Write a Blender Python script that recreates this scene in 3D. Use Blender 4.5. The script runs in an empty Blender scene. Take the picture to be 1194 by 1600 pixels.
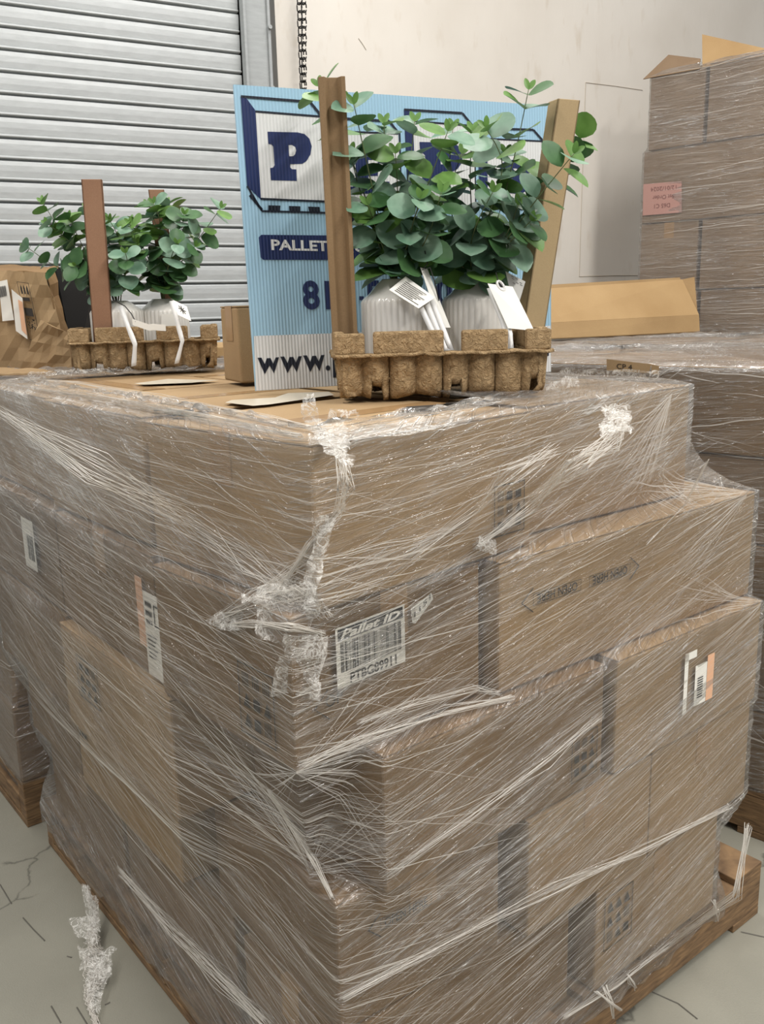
import bpy, math, random
import numpy as np
from mathutils import Vector, Matrix, noise as mnoise
random.seed(7); RNG = np.random.default_rng(7)
S = bpy.context.scene; COL = S.collection

# ------------------------------------------------------------------ camera, light, exposure
F, CX, CY, CH = 1400.0, 597.0, 800.0, 1.30
ROLL = math.atan(0.026); PITCH = math.atan(320*math.cos(ROLL)/F)
def ray(px, py):
    u, v = px-CX, py-CY
    c, s = math.cos(ROLL), math.sin(ROLL)
    u2, v2 = u*c-v*s, u*s+v*c
    cp, sp = math.cos(PITCH), math.sin(PITCH)
    return Vector((u2/F, (F*cp-v2*sp)/F, (-F*sp-v2*cp)/F))
EYE = Vector((0, 0, CH))
cam = bpy.data.cameras.new('camera'); co = bpy.data.objects.new('camera', cam); COL.objects.link(co)
cam.sensor_fit = 'VERTICAL'; cam.sensor_height = 36; cam.lens = F*36/1600
cam.clip_start = .02
r0 = ray(CX, CY).normalized(); rx = (ray(CX+100, CY)-ray(CX, CY)).normalized(); ry = rx.cross(r0)
co.matrix_world = Matrix(((rx.x, ry.x, -r0.x, 0), (rx.y, ry.y, -r0.y, 0), (rx.z, ry.z, -r0.z, CH), (0, 0, 0, 1)))
S.camera = co
S.view_settings.view_transform = 'Standard'; S.view_settings.look = 'None'
S.view_settings.exposure = 0.0; S.view_settings.gamma = 1; S.view_settings.use_curve_mapping = False
S.cycles.transparent_max_bounces = 24; S.cycles.max_bounces = 8
wd = bpy.data.worlds.new('world'); S.world = wd; wd.use_nodes = True
wd.node_tree.nodes['Background'].inputs[0].default_value = (.95, .97, 1, 1)
wd.node_tree.nodes['Background'].inputs[1].default_value = .40
def area(name, loc, sx, sy, power, col=(1, .975, .94), rot=(0, 0, 0)):
    l = bpy.data.lights.new(name, 'AREA'); l.shape = 'RECTANGLE'; l.size = sx; l.size_y = sy; l.energy = power; l.color = col
    o = bpy.data.objects.new(name, l); COL.objects.link(o); o.location = loc; o.rotation_euler = rot; return o
area('ceiling_strip_light', (-1.6, 1.8, 4.3), .22, 2.6, 70)
area('ceiling_strip_light', (1.9, 1.8, 4.3), .22, 2.6, 80)
area('ceiling_strip_light', (.2, 2.9, 4.3), .22, 1.6, 45)
area('ceiling_strip_light', (-1.3, -1.2, 3.9), .22, 2.6, 90)
area('ceiling_strip_light', (2.4, -1.0, 3.9), .22, 2.6, 190)

# ------------------------------------------------------------------ helpers
def onz(px, py, z):
    r = ray(px, py); return EYE+r*((z-CH)/r.z)
def aty(px, py, Y):
    r = ray(px, py); return EYE+r*(Y/r.y)
def proj(P):
    P = Vector(P)-EYE; cp, sp = math.cos(PITCH), math.sin(PITCH)
    fw = P.y*cp-P.z*sp; dn = -P.y*sp-P.z*cp
    u2, v2 = F*P.x/fw, F*dn/fw; c, s = math.cos(ROLL), math.sin(ROLL)
    return CX+u2*c+v2*s, CY-u2*s+v2*c
def onplane(px, py, p0, n):
    r = ray(px, py); return EYE+r*((p0-EYE).dot(n)/r.dot(n))
def zcol(py, x, y):
    lo, hi = -1, 4
    for _ in range(50):
        m = (lo+hi)/2
        if proj((x, y, m))[1] > py: lo = m
        else: hi = m
    return m
def srgb(r, g, b):
    f = lambda c: ((c/255+.055)/1.055)**2.4 if c > 10 else c/255/12.92
    return (f(r), f(g), f(b), 1)
def d2(a): return Vector((math.cos(math.radians(a)), math.sin(math.radians(a)), 0))

class MB:
    def __init__(s): s.v = []; s.f = []; s.m = []; s.uv = None
    def add(s, vs, fs, mi=0):
        o = len(s.v); s.v += [tuple(v) for v in vs]; s.f += [tuple(i+o for i in f) for f in fs]; s.m += [mi]*len(fs)
    def box(s, o, ex, ey, ez, mi=0):
        o, ex, ey, ez = map(Vector, (o, ex, ey, ez))
        vs = [o, o+ex, o+ex+ey, o+ey, o+ez, o+ex+ez, o+ex+ey+ez, o+ey+ez]
        s.add(vs, [(0, 3, 2, 1), (4, 5, 6, 7), (0, 1, 5, 4), (1, 2, 6, 5), (2, 3, 7, 6), (3, 0, 4, 7)], mi)
    def tube(s, pts, rad, seg=6, mi=0):
        pts = [Vector(p) for p in pts]; n = len(pts)
        if not hasattr(rad, '__len__'): rad = [rad]*n
        rings = []
        for i, p in enumerate(pts):
            t = (pts[min(i+1, n-1)]-pts[max(i-1, 0)]).normalized()
            a = t.cross(Vector((0, 0, 1)) if abs(t.z) < .95 else Vector((1, 0, 0))).normalized(); b = t.cross(a)
            rings.append([p+(a*math.cos(2*math.pi*k/seg)+b*math.sin(2*math.pi*k/seg))*rad[i] for k in range(seg)])
        vs = [q for r in rings for q in r]; fs = []
        for i in range(n-1):
            for k in range(seg): fs.append((i*seg+k, i*seg+(k+1) % seg, (i+1)*seg+(k+1) % seg, (i+1)*seg+k))
        fs += [tuple(range(seg))[::-1], tuple((n-1)*seg+k for k in range(seg))]
        s.add(vs, fs, mi)
    def strip(s, pts, wvec, mi=0):     # ribbon from points, a width vector per point or one
        vs = []
        for i, p in enumerate(pts):
            w = wvec[i] if isinstance(wvec, list) else wvec
            vs += [Vector(p)-w, Vector(p)+w]
        s.add(vs, [(2*i, 2*i+1, 2*i+3, 2*i+2) for i in range(len(pts)-1)], mi)
    def build(s, name, mats, parent=None, smooth=False, bevel=0, solid=0):
        me = bpy.data.meshes.new(name); me.from_pydata(s.v, [], s.f)
        if not isinstance(mats, (list, tuple)): mats = [mats]
        for m in mats: me.materials.append(m)
        if len(mats) > 1: me.polygons.foreach_set('material_index', s.m)
        if smooth: me.polygons.foreach_set('use_smooth', [True]*len(me.polygons))
        o = bpy.data.objects.new(name, me); COL.objects.link(o)
        if parent:
            o.parent = parent; o.matrix_parent_inverse = parent.matrix_basis.inverted()
        if solid: q = o.modifiers.new('solid', 'SOLIDIFY'); q.thickness = solid; q.offset = 0
        if bevel:
            q = o.modifiers.new('bevel', 'BEVEL'); q.width = bevel; q.segments = 2; q.limit_method = 'ANGLE'
        return o
def empty(name, loc):
    o = bpy.data.objects.new(name, None); COL.objects.link(o); o.location = loc; o.empty_display_size = .05
    return o
def tag(o, label=None, cat=None, group=None, kind=None):
    if label: o['label'] = label
    if cat: o['category'] = cat
    if group: o['group'] = group
    if kind: o['kind'] = kind
    return o
def vnoise(x, y, seed=0):
    xi = np.floor(x).astype(np.int64); yi = np.floor(y).astype(np.int64); fx = x-xi; fy = y-yi
    fx = fx*fx*(3-2*fx); fy = fy*fy*(3-2*fy)
    def h(a, b):
        n = (a*374761393+b*668265263+seed*974711) & 0x7fffffff
        n = ((n ^ (n >> 13))*1274126177) & 0x7fffffff
        n = n ^ (n >> 16)
        return (n & 0xffff)/65535.0
    return (h(xi, yi)*(1-fx)+h(xi+1, yi)*fx)*(1-fy)+(h(xi, yi+1)*(1-fx)+h(xi+1, yi+1)*fx)*fy

# ------------------------------------------------------------------ materials
def newmat(name):
    m = bpy.data.materials.new(name); m.use_nodes = True; nt = m.node_tree
    return m, nt, nt.nodes['Principled BSDF'], nt.nodes['Material Output']
def N(nt, t, **k):
    n = nt.nodes.new(t)
    for a, b in k.items():
        if a.startswith('i_'): n.inputs[int(a[2:]) if a[2:].isdigit() else a[2:]].default_value = b
        else: setattr(n, a, b)
    return n
def ramp(nt, stops, interp='LINEAR'):
    n = nt.nodes.new('ShaderNodeValToRGB'); cr = n.color_ramp; cr.interpolation = interp
    while len(cr.elements) < len(stops): cr.elements.new(.5)
    for e, (p, c) in zip(cr.elements, stops): e.position = p; e.color = c if hasattr(c, '__len__') else (c, c, c, 1)
    return n
def simple(name, col, rough=.6, noise=0, nscale=20, metal=0, bump=0, spec=.5):
    m, nt, b, out = newmat(name); b.inputs['Roughness'].default_value = rough; b.inputs['Metallic'].default_value = metal
    b.inputs['Specular IOR Level'].default_value = spec
    b.inputs['Base Color'].default_value = col
    if noise or bump:
        tc = N(nt, 'ShaderNodeTexCoord'); nz = N(nt, 'ShaderNodeTexNoise'); nz.inputs['Scale'].default_value = nscale; nz.inputs['Detail'].default_value = 5
        nt.links.new(tc.outputs['Object'], nz.inputs['Vector'])
        r = ramp(nt, [(.25, tuple(c*(1-noise) for c in col[:3])+(1,)), (.75, tuple(min(1, c*(1+noise)) for c in col[:3])+(1,))])
        nt.links.new(nz.outputs[0], r.inputs[0]); nt.links.new(r.outputs[0], b.inputs['Base Color'])
        if bump:
            bp = N(nt, 'ShaderNodeBump'); bp.inputs['Strength'].default_value = bump; bp.inputs['Distance'].default_value = .004
            nt.links.new(nz.outputs[0], bp.inputs['Height']); nt.links.new(bp.outputs[0], b.inputs['Normal'])
    return m
def kraft(name, c1, c2, rough=.75):
    m, nt, b, out = newmat(name); L = nt.links.new
    tc = N(nt, 'ShaderNodeTexCoord'); geo = N(nt, 'ShaderNodeNewGeometry')
    n1 = N(nt, 'ShaderNodeTexNoise'); n1.inputs['Scale'].default_value = 4; n1.inputs['Detail'].default_value = 4
    n2 = N(nt, 'ShaderNodeTexNoise'); n2.inputs['Scale'].default_value = 420; n2.inputs['Detail'].default_value = 3
    L(geo.outputs['Position'], n1.inputs['Vector']); L(geo.outputs['Position'], n2.inputs['Vector'])
    mx = N(nt, 'ShaderNodeMath', operation='MULTIPLY_ADD'); mx.inputs[1].default_value = .45
    L(n2.outputs[0], mx.inputs[0]); L(n1.outputs[0], mx.inputs[2])
    r = ramp(nt, [(.45, c1), (.95, c2)]); L(mx.outputs[0], r.inputs[0]); L(r.outputs[0], b.inputs['Base Color'])
    b.inputs['Roughness'].default_value = rough; b.inputs['Specular IOR Level'].default_value = .25
    bp = N(nt, 'ShaderNodeBump'); bp.inputs['Strength'].default_value = .25; bp.inputs['Distance'].default_value = .002
    L(n1.outputs[0], bp.inputs['Height']); L(bp.outputs[0], b.inputs['Normal'])
    return m
KRAFT = kraft('kraft_cardboard', srgb(108, 84, 55), srgb(136, 108, 74))  # darkened kraft: shade around the near corner is put into the colour
KRAFT2 = kraft('pale_lit_kraft', srgb(144, 118, 86), srgb(168, 141, 105))  # paler cartons; also the brighter light on right-hand faces put into colour
KRAFTD = kraft('grey_brown_cardboard', srgb(118, 96, 74), srgb(142, 120, 96))
TANIN = kraft('tan_cardboard_inside', srgb(156, 126, 86), srgb(174, 145, 104))
TAPE = simple('brown_packing_tape', srgb(160, 128, 90), .25, .05, 30)
INK = simple('black_print_ink', srgb(52, 46, 40), .7)
BLACK = simple('black_label_ink', srgb(22, 22, 24), .5)
PAPER = simple('white_label_paper', srgb(232, 228, 218), .5, .03, 40)
PAPER2 = simple('film_covered_paper', srgb(206, 196, 176), .3, .12, 60)
PEACH = simple('peach_label_band', srgb(226, 176, 140), .5)
PINK = simple('pink_label_paper', srgb(164, 126, 116), .6)
PULP = None
def pulpmat():
    m, nt, b, out = newmat('moulded_pulp'); L = nt.links.new
    geo = N(nt, 'ShaderNodeNewGeometry')
    n1 = N(nt, 'ShaderNodeTexNoise'); n1.inputs['Scale'].default_value = 75; n1.inputs['Detail'].default_value = 4; n1.inputs['Distortion'].default_value = 1.5
    vo = N(nt, 'ShaderNodeTexVoronoi'); vo.feature = 'DISTANCE_TO_EDGE'; vo.inputs['Scale'].default_value = 95
    L(geo.outputs['Position'], n1.inputs['Vector'])
    ad = N(nt, 'ShaderNodeMixRGB'); ad.blend_type = 'ADD'; ad.inputs[0].default_value = .03
    L(geo.outputs['Position'], ad.inputs[1]); L(n1.outputs[1], ad.inputs[2]); L(ad.outputs[0], vo.inputs['Vector'])
    r = ramp(nt, [(.3, srgb(148, 122, 88)), (.7, srgb(182, 155, 118))]); L(n1.outputs[0], r.inputs[0]); L(r.outputs[0], b.inputs['Base Color'])
    b.inputs['Roughness'].default_value = .95; b.inputs['Specular IOR Level'].default_value = .1
    sm = N(nt, 'ShaderNodeMath', operation='MULTIPLY_ADD'); sm.inputs[1].default_value = 1.6; L(vo.outputs[0], sm.inputs[0]); L(n1.outputs[0], sm.inputs[2])
    bp = N(nt, 'ShaderNodeBump'); bp.inputs['Strength'].default_value = .9; bp.inputs['Distance'].default_value = .004
    L(sm.outputs[0], bp.inputs['Height']); L(bp.outputs[0], b.inputs['Normal'])
    return m
PULP = pulpmat()
def wood(name, c1, c2):
    m, nt, b, out = newmat(name); L = nt.links.new
    tc = N(nt, 'ShaderNodeTexCoord'); mp = N(nt, 'ShaderNodeMapping'); mp.inputs['Scale'].default_value = (6, 6, 40)
    n1 = N(nt, 'ShaderNodeTexNoise'); n1.inputs['Scale'].default_value = 3; n1.inputs['Detail'].default_value = 8; n1.inputs['Distortion'].default_value = .6
    L(tc.outputs['Object'], mp.inputs[0]); L(mp.outputs[0], n1.inputs['Vector'])
    r = ramp(nt, [(.3, c1), (.7, c2)]); L(n1.outputs[0], r.inputs[0]); L(r.outputs[0], b.inputs['Base Color']); b.inputs['Roughness'].default_value = .8
    bp = N(nt, 'ShaderNodeBump'); bp.inputs['Strength'].default_value = .5; bp.inputs['Distance'].default_value = .003
    L(n1.outputs[0], bp.inputs['Height']); L(bp.outputs[0], b.inputs['Normal']); return m
WOOD = wood('worn_pallet_wood', srgb(92, 70, 48), srgb(142, 112, 78))

def filmmat(name, base=.0, gain=1.75, sc=1.0, shade=.95, patch=1.0, tint=(1, .975, .93), sat=.62, across=210.):
    """stretch film: clear where flat, milky where it is gathered into fine creases that follow the pull of the wrap"""
    m, nt, b, out = newmat(name); L = nt.links.new; nt.nodes.remove(b)
    def M(op, a, b_=None, c=None, clamp=False):
        n = N(nt, 'ShaderNodeMath', operation=op); n.use_clamp = clamp
        for i, q in enumerate((a, b_, c)):
            if q is None: continue
            if hasattr(q, 'type') or hasattr(q, 'links'): L(q, n.inputs[i])
            else: n.inputs[i].default_value = q
        return n.outputs[0]
    def streaks(uvn, sx, sy, lo, hi, seed, detail=3., dist=.0):
        u = N(nt, 'ShaderNodeUVMap'); u.uv_map = uvn
        mp = N(nt, 'ShaderNodeMapping'); mp.inputs['Scale'].default_value = (sx*sc, sy*sc, 1); mp.inputs['Location'].default_value = (seed*7.3, seed*3.1, seed)
        nz = N(nt, 'ShaderNodeTexNoise'); nz.inputs['Scale'].default_value = 1; nz.inputs['Detail'].default_value = detail; nz.inputs['Roughness'].default_value = .6
        nz.inputs['Distortion'].default_value = dist
        L(u.outputs[0], mp.inputs[0]); L(mp.outputs[0], nz.inputs['Vector'])
        mr = N(nt, 'ShaderNodeMapRange'); mr.inputs[1].default_value = lo; mr.inputs[2].default_value = hi; mr.clamp = True
        L(nz.outputs[0], mr.inputs[0]); return mr.outputs[0], nz.outputs[0]
    s1, h1 = streaks('flow', 5, across, .50, .74, 1)
    s2, h2 = streaks('cross', 4.5, across*.8, .55, .76, 2)
    s3, h3 = streaks('flow', 2.2, 34, .42, .75, 3)
    s4, h4 = streaks('cross', 1.6, 9, .35, .7, 4)
    # sharp thin creases: ridge of a noise
    def ridge(uvn, sx, sy, w, seed):
        _, h = streaks(uvn, sx, sy, 0, 1, seed, 2.)
        a = M('ABSOLUTE', M('SUBTRACT', h, .5)); return M('POWER', M('SUBTRACT', 1.0, M('DIVIDE', a, w, clamp=True), clamp=True), 1.6)
    r1 = ridge('flow', 4, across*.55, .028, 5); r2 = ridge('cross', 3, across*.38, .020, 6); r3 = ridge('flow', 9, across*.95, .03, 7)
    t = M('ADD', M('MULTIPLY', s1, .30), M('MULTIPLY', s2, .20)); t = M('ADD', t, M('MULTIPLY', s3, .22))
    rr = M('ADD', M('ADD', M('MULTIPLY', r1, .42), M('MULTIPLY', r2, .42)), M('MULTIPLY', r3, .28))
    rr = M('MULTIPLY', rr, M('ADD', .35, M('MULTIPLY', s4, .75)))
    t = M('MULTIPLY', M('ADD', t, rr), M('ADD', .45, M('MULTIPLY', s4, .8*patch)))
    vc = N(nt, 'ShaderNodeAttribute'); vc.attribute_name = 'haze'
    t = M('POWER', M('MULTIPLY', t, M('ADD', .60, M('MULTIPLY', vc.outputs['Fac'], 1.3))), 1.35)
    fac = M('ADD', M('MULTIPLY', t, gain), M('ADD', base, M('MULTIPLY', vc.outputs['Fac'], .14)))
    fac = M('MINIMUM', fac, .93)
    bp = N(nt, 'ShaderNodeBump'); bp.inputs['Strength'].default_value = 1.; bp.inputs['Distance'].default_value = .0034
    hh = M('ADD', M('ADD', M('MULTIPLY', h1, 1.1), M('MULTIPLY', h2, .8)), M('MULTIPLY', M('ADD', r1, r2), .5)); L(hh, bp.inputs['Height'])
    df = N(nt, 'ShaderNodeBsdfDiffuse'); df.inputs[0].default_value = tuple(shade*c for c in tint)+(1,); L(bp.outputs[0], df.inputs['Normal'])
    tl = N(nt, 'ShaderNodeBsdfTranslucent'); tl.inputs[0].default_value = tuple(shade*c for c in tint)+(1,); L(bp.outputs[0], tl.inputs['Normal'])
    mt = N(nt, 'ShaderNodeMixShader'); mt.inputs[0].default_value = .30; L(df.outputs[0], mt.inputs[1]); L(tl.outputs[0], mt.inputs[2])
    tr = N(nt, 'ShaderNodeBsdfTransparent'); tr.inputs[0].default_value = (.985, .98, .965, 1)
    mh = N(nt, 'ShaderNodeMixShader'); L(M('MULTIPLY', fac, sat*1.25, clamp=True), mh.inputs[0]); L(tr.outputs[0], mh.inputs[1]); L(mt.outputs[0], mh.inputs[2])
    gl = N(nt, 'ShaderNodeBsdfAnisotropic') if False else N(nt, 'ShaderNodeBsdfGlossy'); gl.inputs['Roughness'].default_value = .16; L(bp.outputs[0], gl.inputs['Normal'])
    fr = N(nt, 'ShaderNodeFresnel'); fr.inputs[0].default_value = 1.5; L(bp.outputs[0], fr.inputs['Normal'])
    mg = N(nt, 'ShaderNodeMixShader'); L(M('MINIMUM', M('ADD', fr.outputs[0], .03), .5), mg.inputs[0]); L(mh.outputs[0], mg.inputs[1]); L(gl.outputs[0], mg.inputs[2])
    L(mg.outputs[0], out.inputs[0]); return m
FILM = filmmat('stretch_film')
FILMW = filmmat('dense_stretch_film', base=.08, gain=1.)
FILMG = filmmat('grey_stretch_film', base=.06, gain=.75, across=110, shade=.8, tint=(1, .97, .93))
def strandmat(name, op, col, rough=.2):
    m, nt, b, out = newmat(name); L = nt.links.new
    b.inputs['Base Color'].default_value = col; b.inputs['Roughness'].default_value = rough; b.inputs['Alpha'].default_value = op
    b.inputs['Specular IOR Level'].default_value = .8; return m
STRAND = strandmat('film_crease', .5, srgb(236, 230, 220))
def crumplemat():
    m, nt, b, out = newmat('crumpled_film'); L = nt.links.new
    geo = N(nt, 'ShaderNodeNewGeometry'); n1 = N(nt, 'ShaderNodeTexNoise'); n1.inputs['Scale'].default_value = 60; n1.inputs['Detail'].default_value = 6; n1.inputs['Distortion'].default_value = 2
    L(geo.outputs['Position'], n1.inputs['Vector'])
    a = N(nt, 'ShaderNodeMath', operation='SUBTRACT'); a.inputs[1].default_value = .5; L(n1.outputs[0], a.inputs[0])
    a2 = N(nt, 'ShaderNodeMath', operation='ABSOLUTE'); L(a.outputs[0], a2.inputs[0])
    r = ramp(nt, [(0, .7), (.03, .38), (.12, .10)]); L(a2.outputs[0], r.inputs[0]); L(r.outputs[0], b.inputs['Alpha'])
    b.inputs['Base Color'].default_value = srgb(238, 234, 226); b.inputs['Roughness'].default_value = .14; b.inputs['Specular IOR Level'].default_value = .9
    bp = N(nt, 'ShaderNodeBump'); bp.inputs['Strength'].default_value = 1; bp.inputs['Distance'].default_value = .004
    L(a2.outputs[0], bp.inputs['Height']); L(bp.outputs[0], b.inputs['Normal']); return m
CRUMPLE = crumplemat()

# ------------------------------------------------------------------ room shell
WALL_D = d2(28.5); WALL_N = Vector((WALL_D.y, -WALL_D.x, 0))     # normal towards the camera
WP = Vector((-.4837, 4.0, 0))
def wallmat():
    m, nt, b, out = newmat('cream_painted_wall'); L = nt.links.new
    geo = N(nt, 'ShaderNodeNewGeometry')
    n1 = N(nt, 'ShaderNodeTexNoise'); n1.inputs['Scale'].default_value = 1.6; n1.inputs['Detail'].default_value = 6
    n2 = N(nt, 'ShaderNodeTexNoise'); n2.inputs['Scale'].default_value = 7; n2.inputs['Detail'].default_value = 6
    mp = N(nt, 'ShaderNodeMapping'); mp.inputs['Scale'].default_value = (2.5, 2.5, .8)
    L(geo.outputs['Position'], n1.inputs['Vector']); L(geo.outputs['Position'], mp.inputs[0]); L(mp.outputs[0], n2.inputs['Vector'])
    r = ramp(nt, [(.3, srgb(212, 204, 192)), (.55, srgb(222, 215, 204)), (.8, srgb(228, 222, 212))]); L(n1.outputs[0], r.inputs[0])
    r2 = ramp(nt, [(.60, (1, 1, 1, 1)), (.75, (.9, .87, .83, 1))]); L(n2.outputs[0], r2.inputs[0])
    mx = N(nt, 'ShaderNodeMixRGB', blend_type='MULTIPLY'); mx.inputs[0].default_value = 1; L(r.outputs[0], mx.inputs[1]); L(r2.outputs[0], mx.inputs[2])
    L(mx.outputs[0], b.inputs['Base Color']); b.inputs['Roughness'].default_value = .55
    bp = N(nt, 'ShaderNodeBump'); bp.inputs['Strength'].default_value = .15; bp.inputs['Distance'].default_value = .01
    L(n2.outputs[0], bp.inputs['Height']); L(bp.outputs[0], b.inputs['Normal']); return m
WALLM = wallmat()
def struct(o): o['kind'] = 'structure'; return o
m = MB(); m.box(WP+WALL_D*.11, WALL_D*6.2, -WALL_N*.2, Vector((0, 0, 4.6)))
wall = struct(m.build('wall_back', WALLM))
m = MB(); m.box(WP-WALL_D*5.5+Vector((0, 0, 3.3)), WALL_D*5.61, -WALL_N*.2, Vector((0, 0, 1.3)))
struct(m.build('wall_back_lintel', WALLM))
# faint grooves of a patched panel in the wall
def onwall(px, py): return onplane(px, py, WP, WALL_N)
GRO = simple('wall_crack_grey', srgb(190, 180, 164), .8)
m = MB()
for a, b_ in (((915, 129), (1004, 141)), ((915, 129), (909, 300)), ((909, 300), (905, 432)), ((905, 432), (996, 430)), ((560, 60), (572, 78))):
    A, B = onwall(*a)+WALL_N*.0015, onwall(*b_)+WALL_N*.0015
    m.tube([A, (A+B)/2+Vector((0, 0, .002)), B], .0016, 4)
struct(m.build('trim_1', GRO))
# floor
def floormat():
    m, nt, b, out = newmat('grey_painted_concrete'); L = nt.links.new
    geo = N(nt, 'ShaderNodeNewGeometry')
    n1 = N(nt, 'ShaderNodeTexNoise'); n1.inputs['Scale'].default_value = 2.2; n1.inputs['Detail'].default_value = 8
    n2 = N(nt, 'ShaderNodeTexNoise'); n2.inputs['Scale'].default_value = 300; n2.inputs['Detail'].default_value = 2
    L(geo.outputs['Position'], n1.inputs['Vector']); L(geo.outputs['Position'], n2.inputs['Vector'])
    r = ramp(nt, [(.3, srgb(130, 127, 115)), (.7, srgb(148, 145, 132))]); L(n1.outputs[0], r.inputs[0])
    vo = N(nt, 'ShaderNodeTexVoronoi'); vo.feature = 'DISTANCE_TO_EDGE'; vo.inputs['Scale'].default_value = 1.9
    n3 = N(nt, 'ShaderNodeTexNoise'); n3.inputs['Scale'].default_value = 5; n3.inputs['Detail'].default_value = 6; L(geo.outputs['Position'], n3.inputs['Vector'])
    ad = N(nt, 'ShaderNodeMixRGB', blend_type='ADD'); ad.inputs[0].default_value = .25; L(geo.outputs['Position'], ad.inputs[1]); L(n3.outputs[1], ad.inputs[2]); L(ad.outputs[0], vo.inputs['Vector'])
    cr = ramp(nt, [(0, .45), (.006, .8), (.012, 1)]); L(vo.outputs[0], cr.inputs[0])
    gate = ramp(nt, [(.52, 1.), (.56, 0.)]); L(n1.outputs[0], gate.inputs[0])
    mc = N(nt, 'ShaderNodeMixRGB'); L(gate.outputs[0], mc.inputs[0]); mc.inputs[1].default_value = (1, 1, 1, 1); L(cr.outputs[0], mc.inputs[2])
    mx = N(nt, 'ShaderNodeMixRGB', blend_type='MULTIPLY'); mx.inputs[0].default_value = 1; L(r.outputs[0], mx.inputs[1]); L(mc.outputs[0], mx.inputs[2])
    L(mx.outputs[0], b.inputs['Base Color']); b.inputs['Roughness'].default_value = .38
    bp = N(nt, 'ShaderNodeBump'); bp.inputs['Strength'].default_value = .12; bp.inputs['Distance'].default_value = .004
    L(n2.outputs[0], bp.inputs['Height']); L(bp.outputs[0], b.inputs['Normal']); return m
m = MB(); m.box((-6, -2, -.1), (13, 0, 0), (0, 10, 0), (0, 0, .1)); struct(m.build('floor', floormat()))
SCR = simple('floor_scratch_dark', srgb(96, 92, 84), .8)
m = MB()
for pl in (((0, 1382), (18, 1412)), ((36, 1434), (52, 1452), (70, 1470)), ((120, 1574), (136, 1600)), ((1020, 1550), (1060, 1568), (1090, 1592)), ((1158, 1456), (1194, 1464)), ((80, 1572), (95, 1598)), ((105, 1494), (112, 1496)), ((164, 1570), (172, 1566))):
    m.tube([onz(x, y, .0008) for x, y in pl], .0014, 4)
tag(m.build('floor_scratches', SCR), kind='structure')

# ---- roller shutter
def galv(name, c, rough=.42):
    m, nt, b, out = newmat(name); L = nt.links.new; geo = N(nt, 'ShaderNodeNewGeometry')
    mp = N(nt, 'ShaderNodeMapping'); mp.inputs['Scale'].default_value = (3, 3, 14); mp.inputs['Rotation'].default_value = (0, 0, math.radians(-28.5))
    n1 = N(nt, 'ShaderNodeTexNoise'); n1.inputs['Scale'].default_value = 5; n1.inputs['Detail'].default_value = 7; n1.inputs['Roughness'].default_value = .7
    L(geo.outputs['Position'], mp.inputs[0]); L(mp.outputs[0], n1.inputs['Vector'])
    r = ramp(nt, [(.3, tuple(x*.82 for x in c[:3])+(1,)), (.7, c)]); L(n1.outputs[0], r.inputs[0]); L(r.outputs[0], b.inputs['Base Color'])
    b.inputs['Metallic'].default_value = .12; b.inputs['Roughness'].default_value = rough; return m
GALV = galv('galvanised_slat_steel', srgb(196, 199, 198), .36); GALVD = galv('galvanised_rail_steel', srgb(168, 171, 170), .5)
DARK = simple('dark_gap', srgb(18, 18, 18), .9)
SH_R = WP-WALL_D*.075; SH_L = WP-WALL_D*4.6
sh = empty('roller_shutter', (SH_R.x, SH_R.y, 0)); tag(sh, 'grey galvanised roller shutter of horizontal slats filling the wall opening', 'roller shutter')
pitch = .0757; prof = [(0, .003), (.0015, -.016), (.0065, -.018), (.0085, .004), (.011, .008), (.015, .008), (.018, .002), (.022, .003), (.040, .0055), (.060, .0065), (.072, .006)]
m = MB(); z = .02+.0285; k = 0; vs = []
pts = []
while z < 3.25:
    for (dz, o) in prof: pts.append((z+dz, o))
    z += pitch
base = WALL_N*(-.02)
for (zz, o) in pts:
    for E_ in (SH_L, SH_R+WALL_D*.03): vs.append(E_+base+WALL_N*o+Vector((0, 0, zz)))
m.add(vs, [(2*i, 2*i+1, 2*i+3, 2*i+2) for i in range(len(pts)-1)])
m.build('slat_curtain', GALV, sh)
m = MB(); m.box(SH_L+WALL_N*(-.11), WALL_D*4.6, WALL_N*.02, Vector((0, 0, 3.3))); m.build('backing', DARK, sh)
# guide rail
rl = MB()
Rp = WP-WALL_D*.045
rl.box(Rp+WALL_N*(-.0)+WALL_D*.0, WALL_D*.115, WALL_N*.03, Vector((0, 0, 3.3)))
rl.box(Rp+WALL_N*.03-WALL_D*.0, WALL_D*.012, WALL_N*.012, Vector((0, 0, 3.3)))
rl.box(Rp+WALL_D*.103+WALL_N*.03, WALL_D*.012, WALL_N*.014, Vector((0, 0, 3.3)))
gr = rl.build('guide_rail', GALVD, sh, bevel=.002)
for i in range(14):
    bl = MB(); c = Rp+WALL_D*.109+WALL_N*.05+Vector((0, 0, .35+i*.23)); bl.tube([c-WALL_N*.006, c+WALL_N*.006], .008, 8); bl.build('bolt', GALVD, gr)
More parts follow.
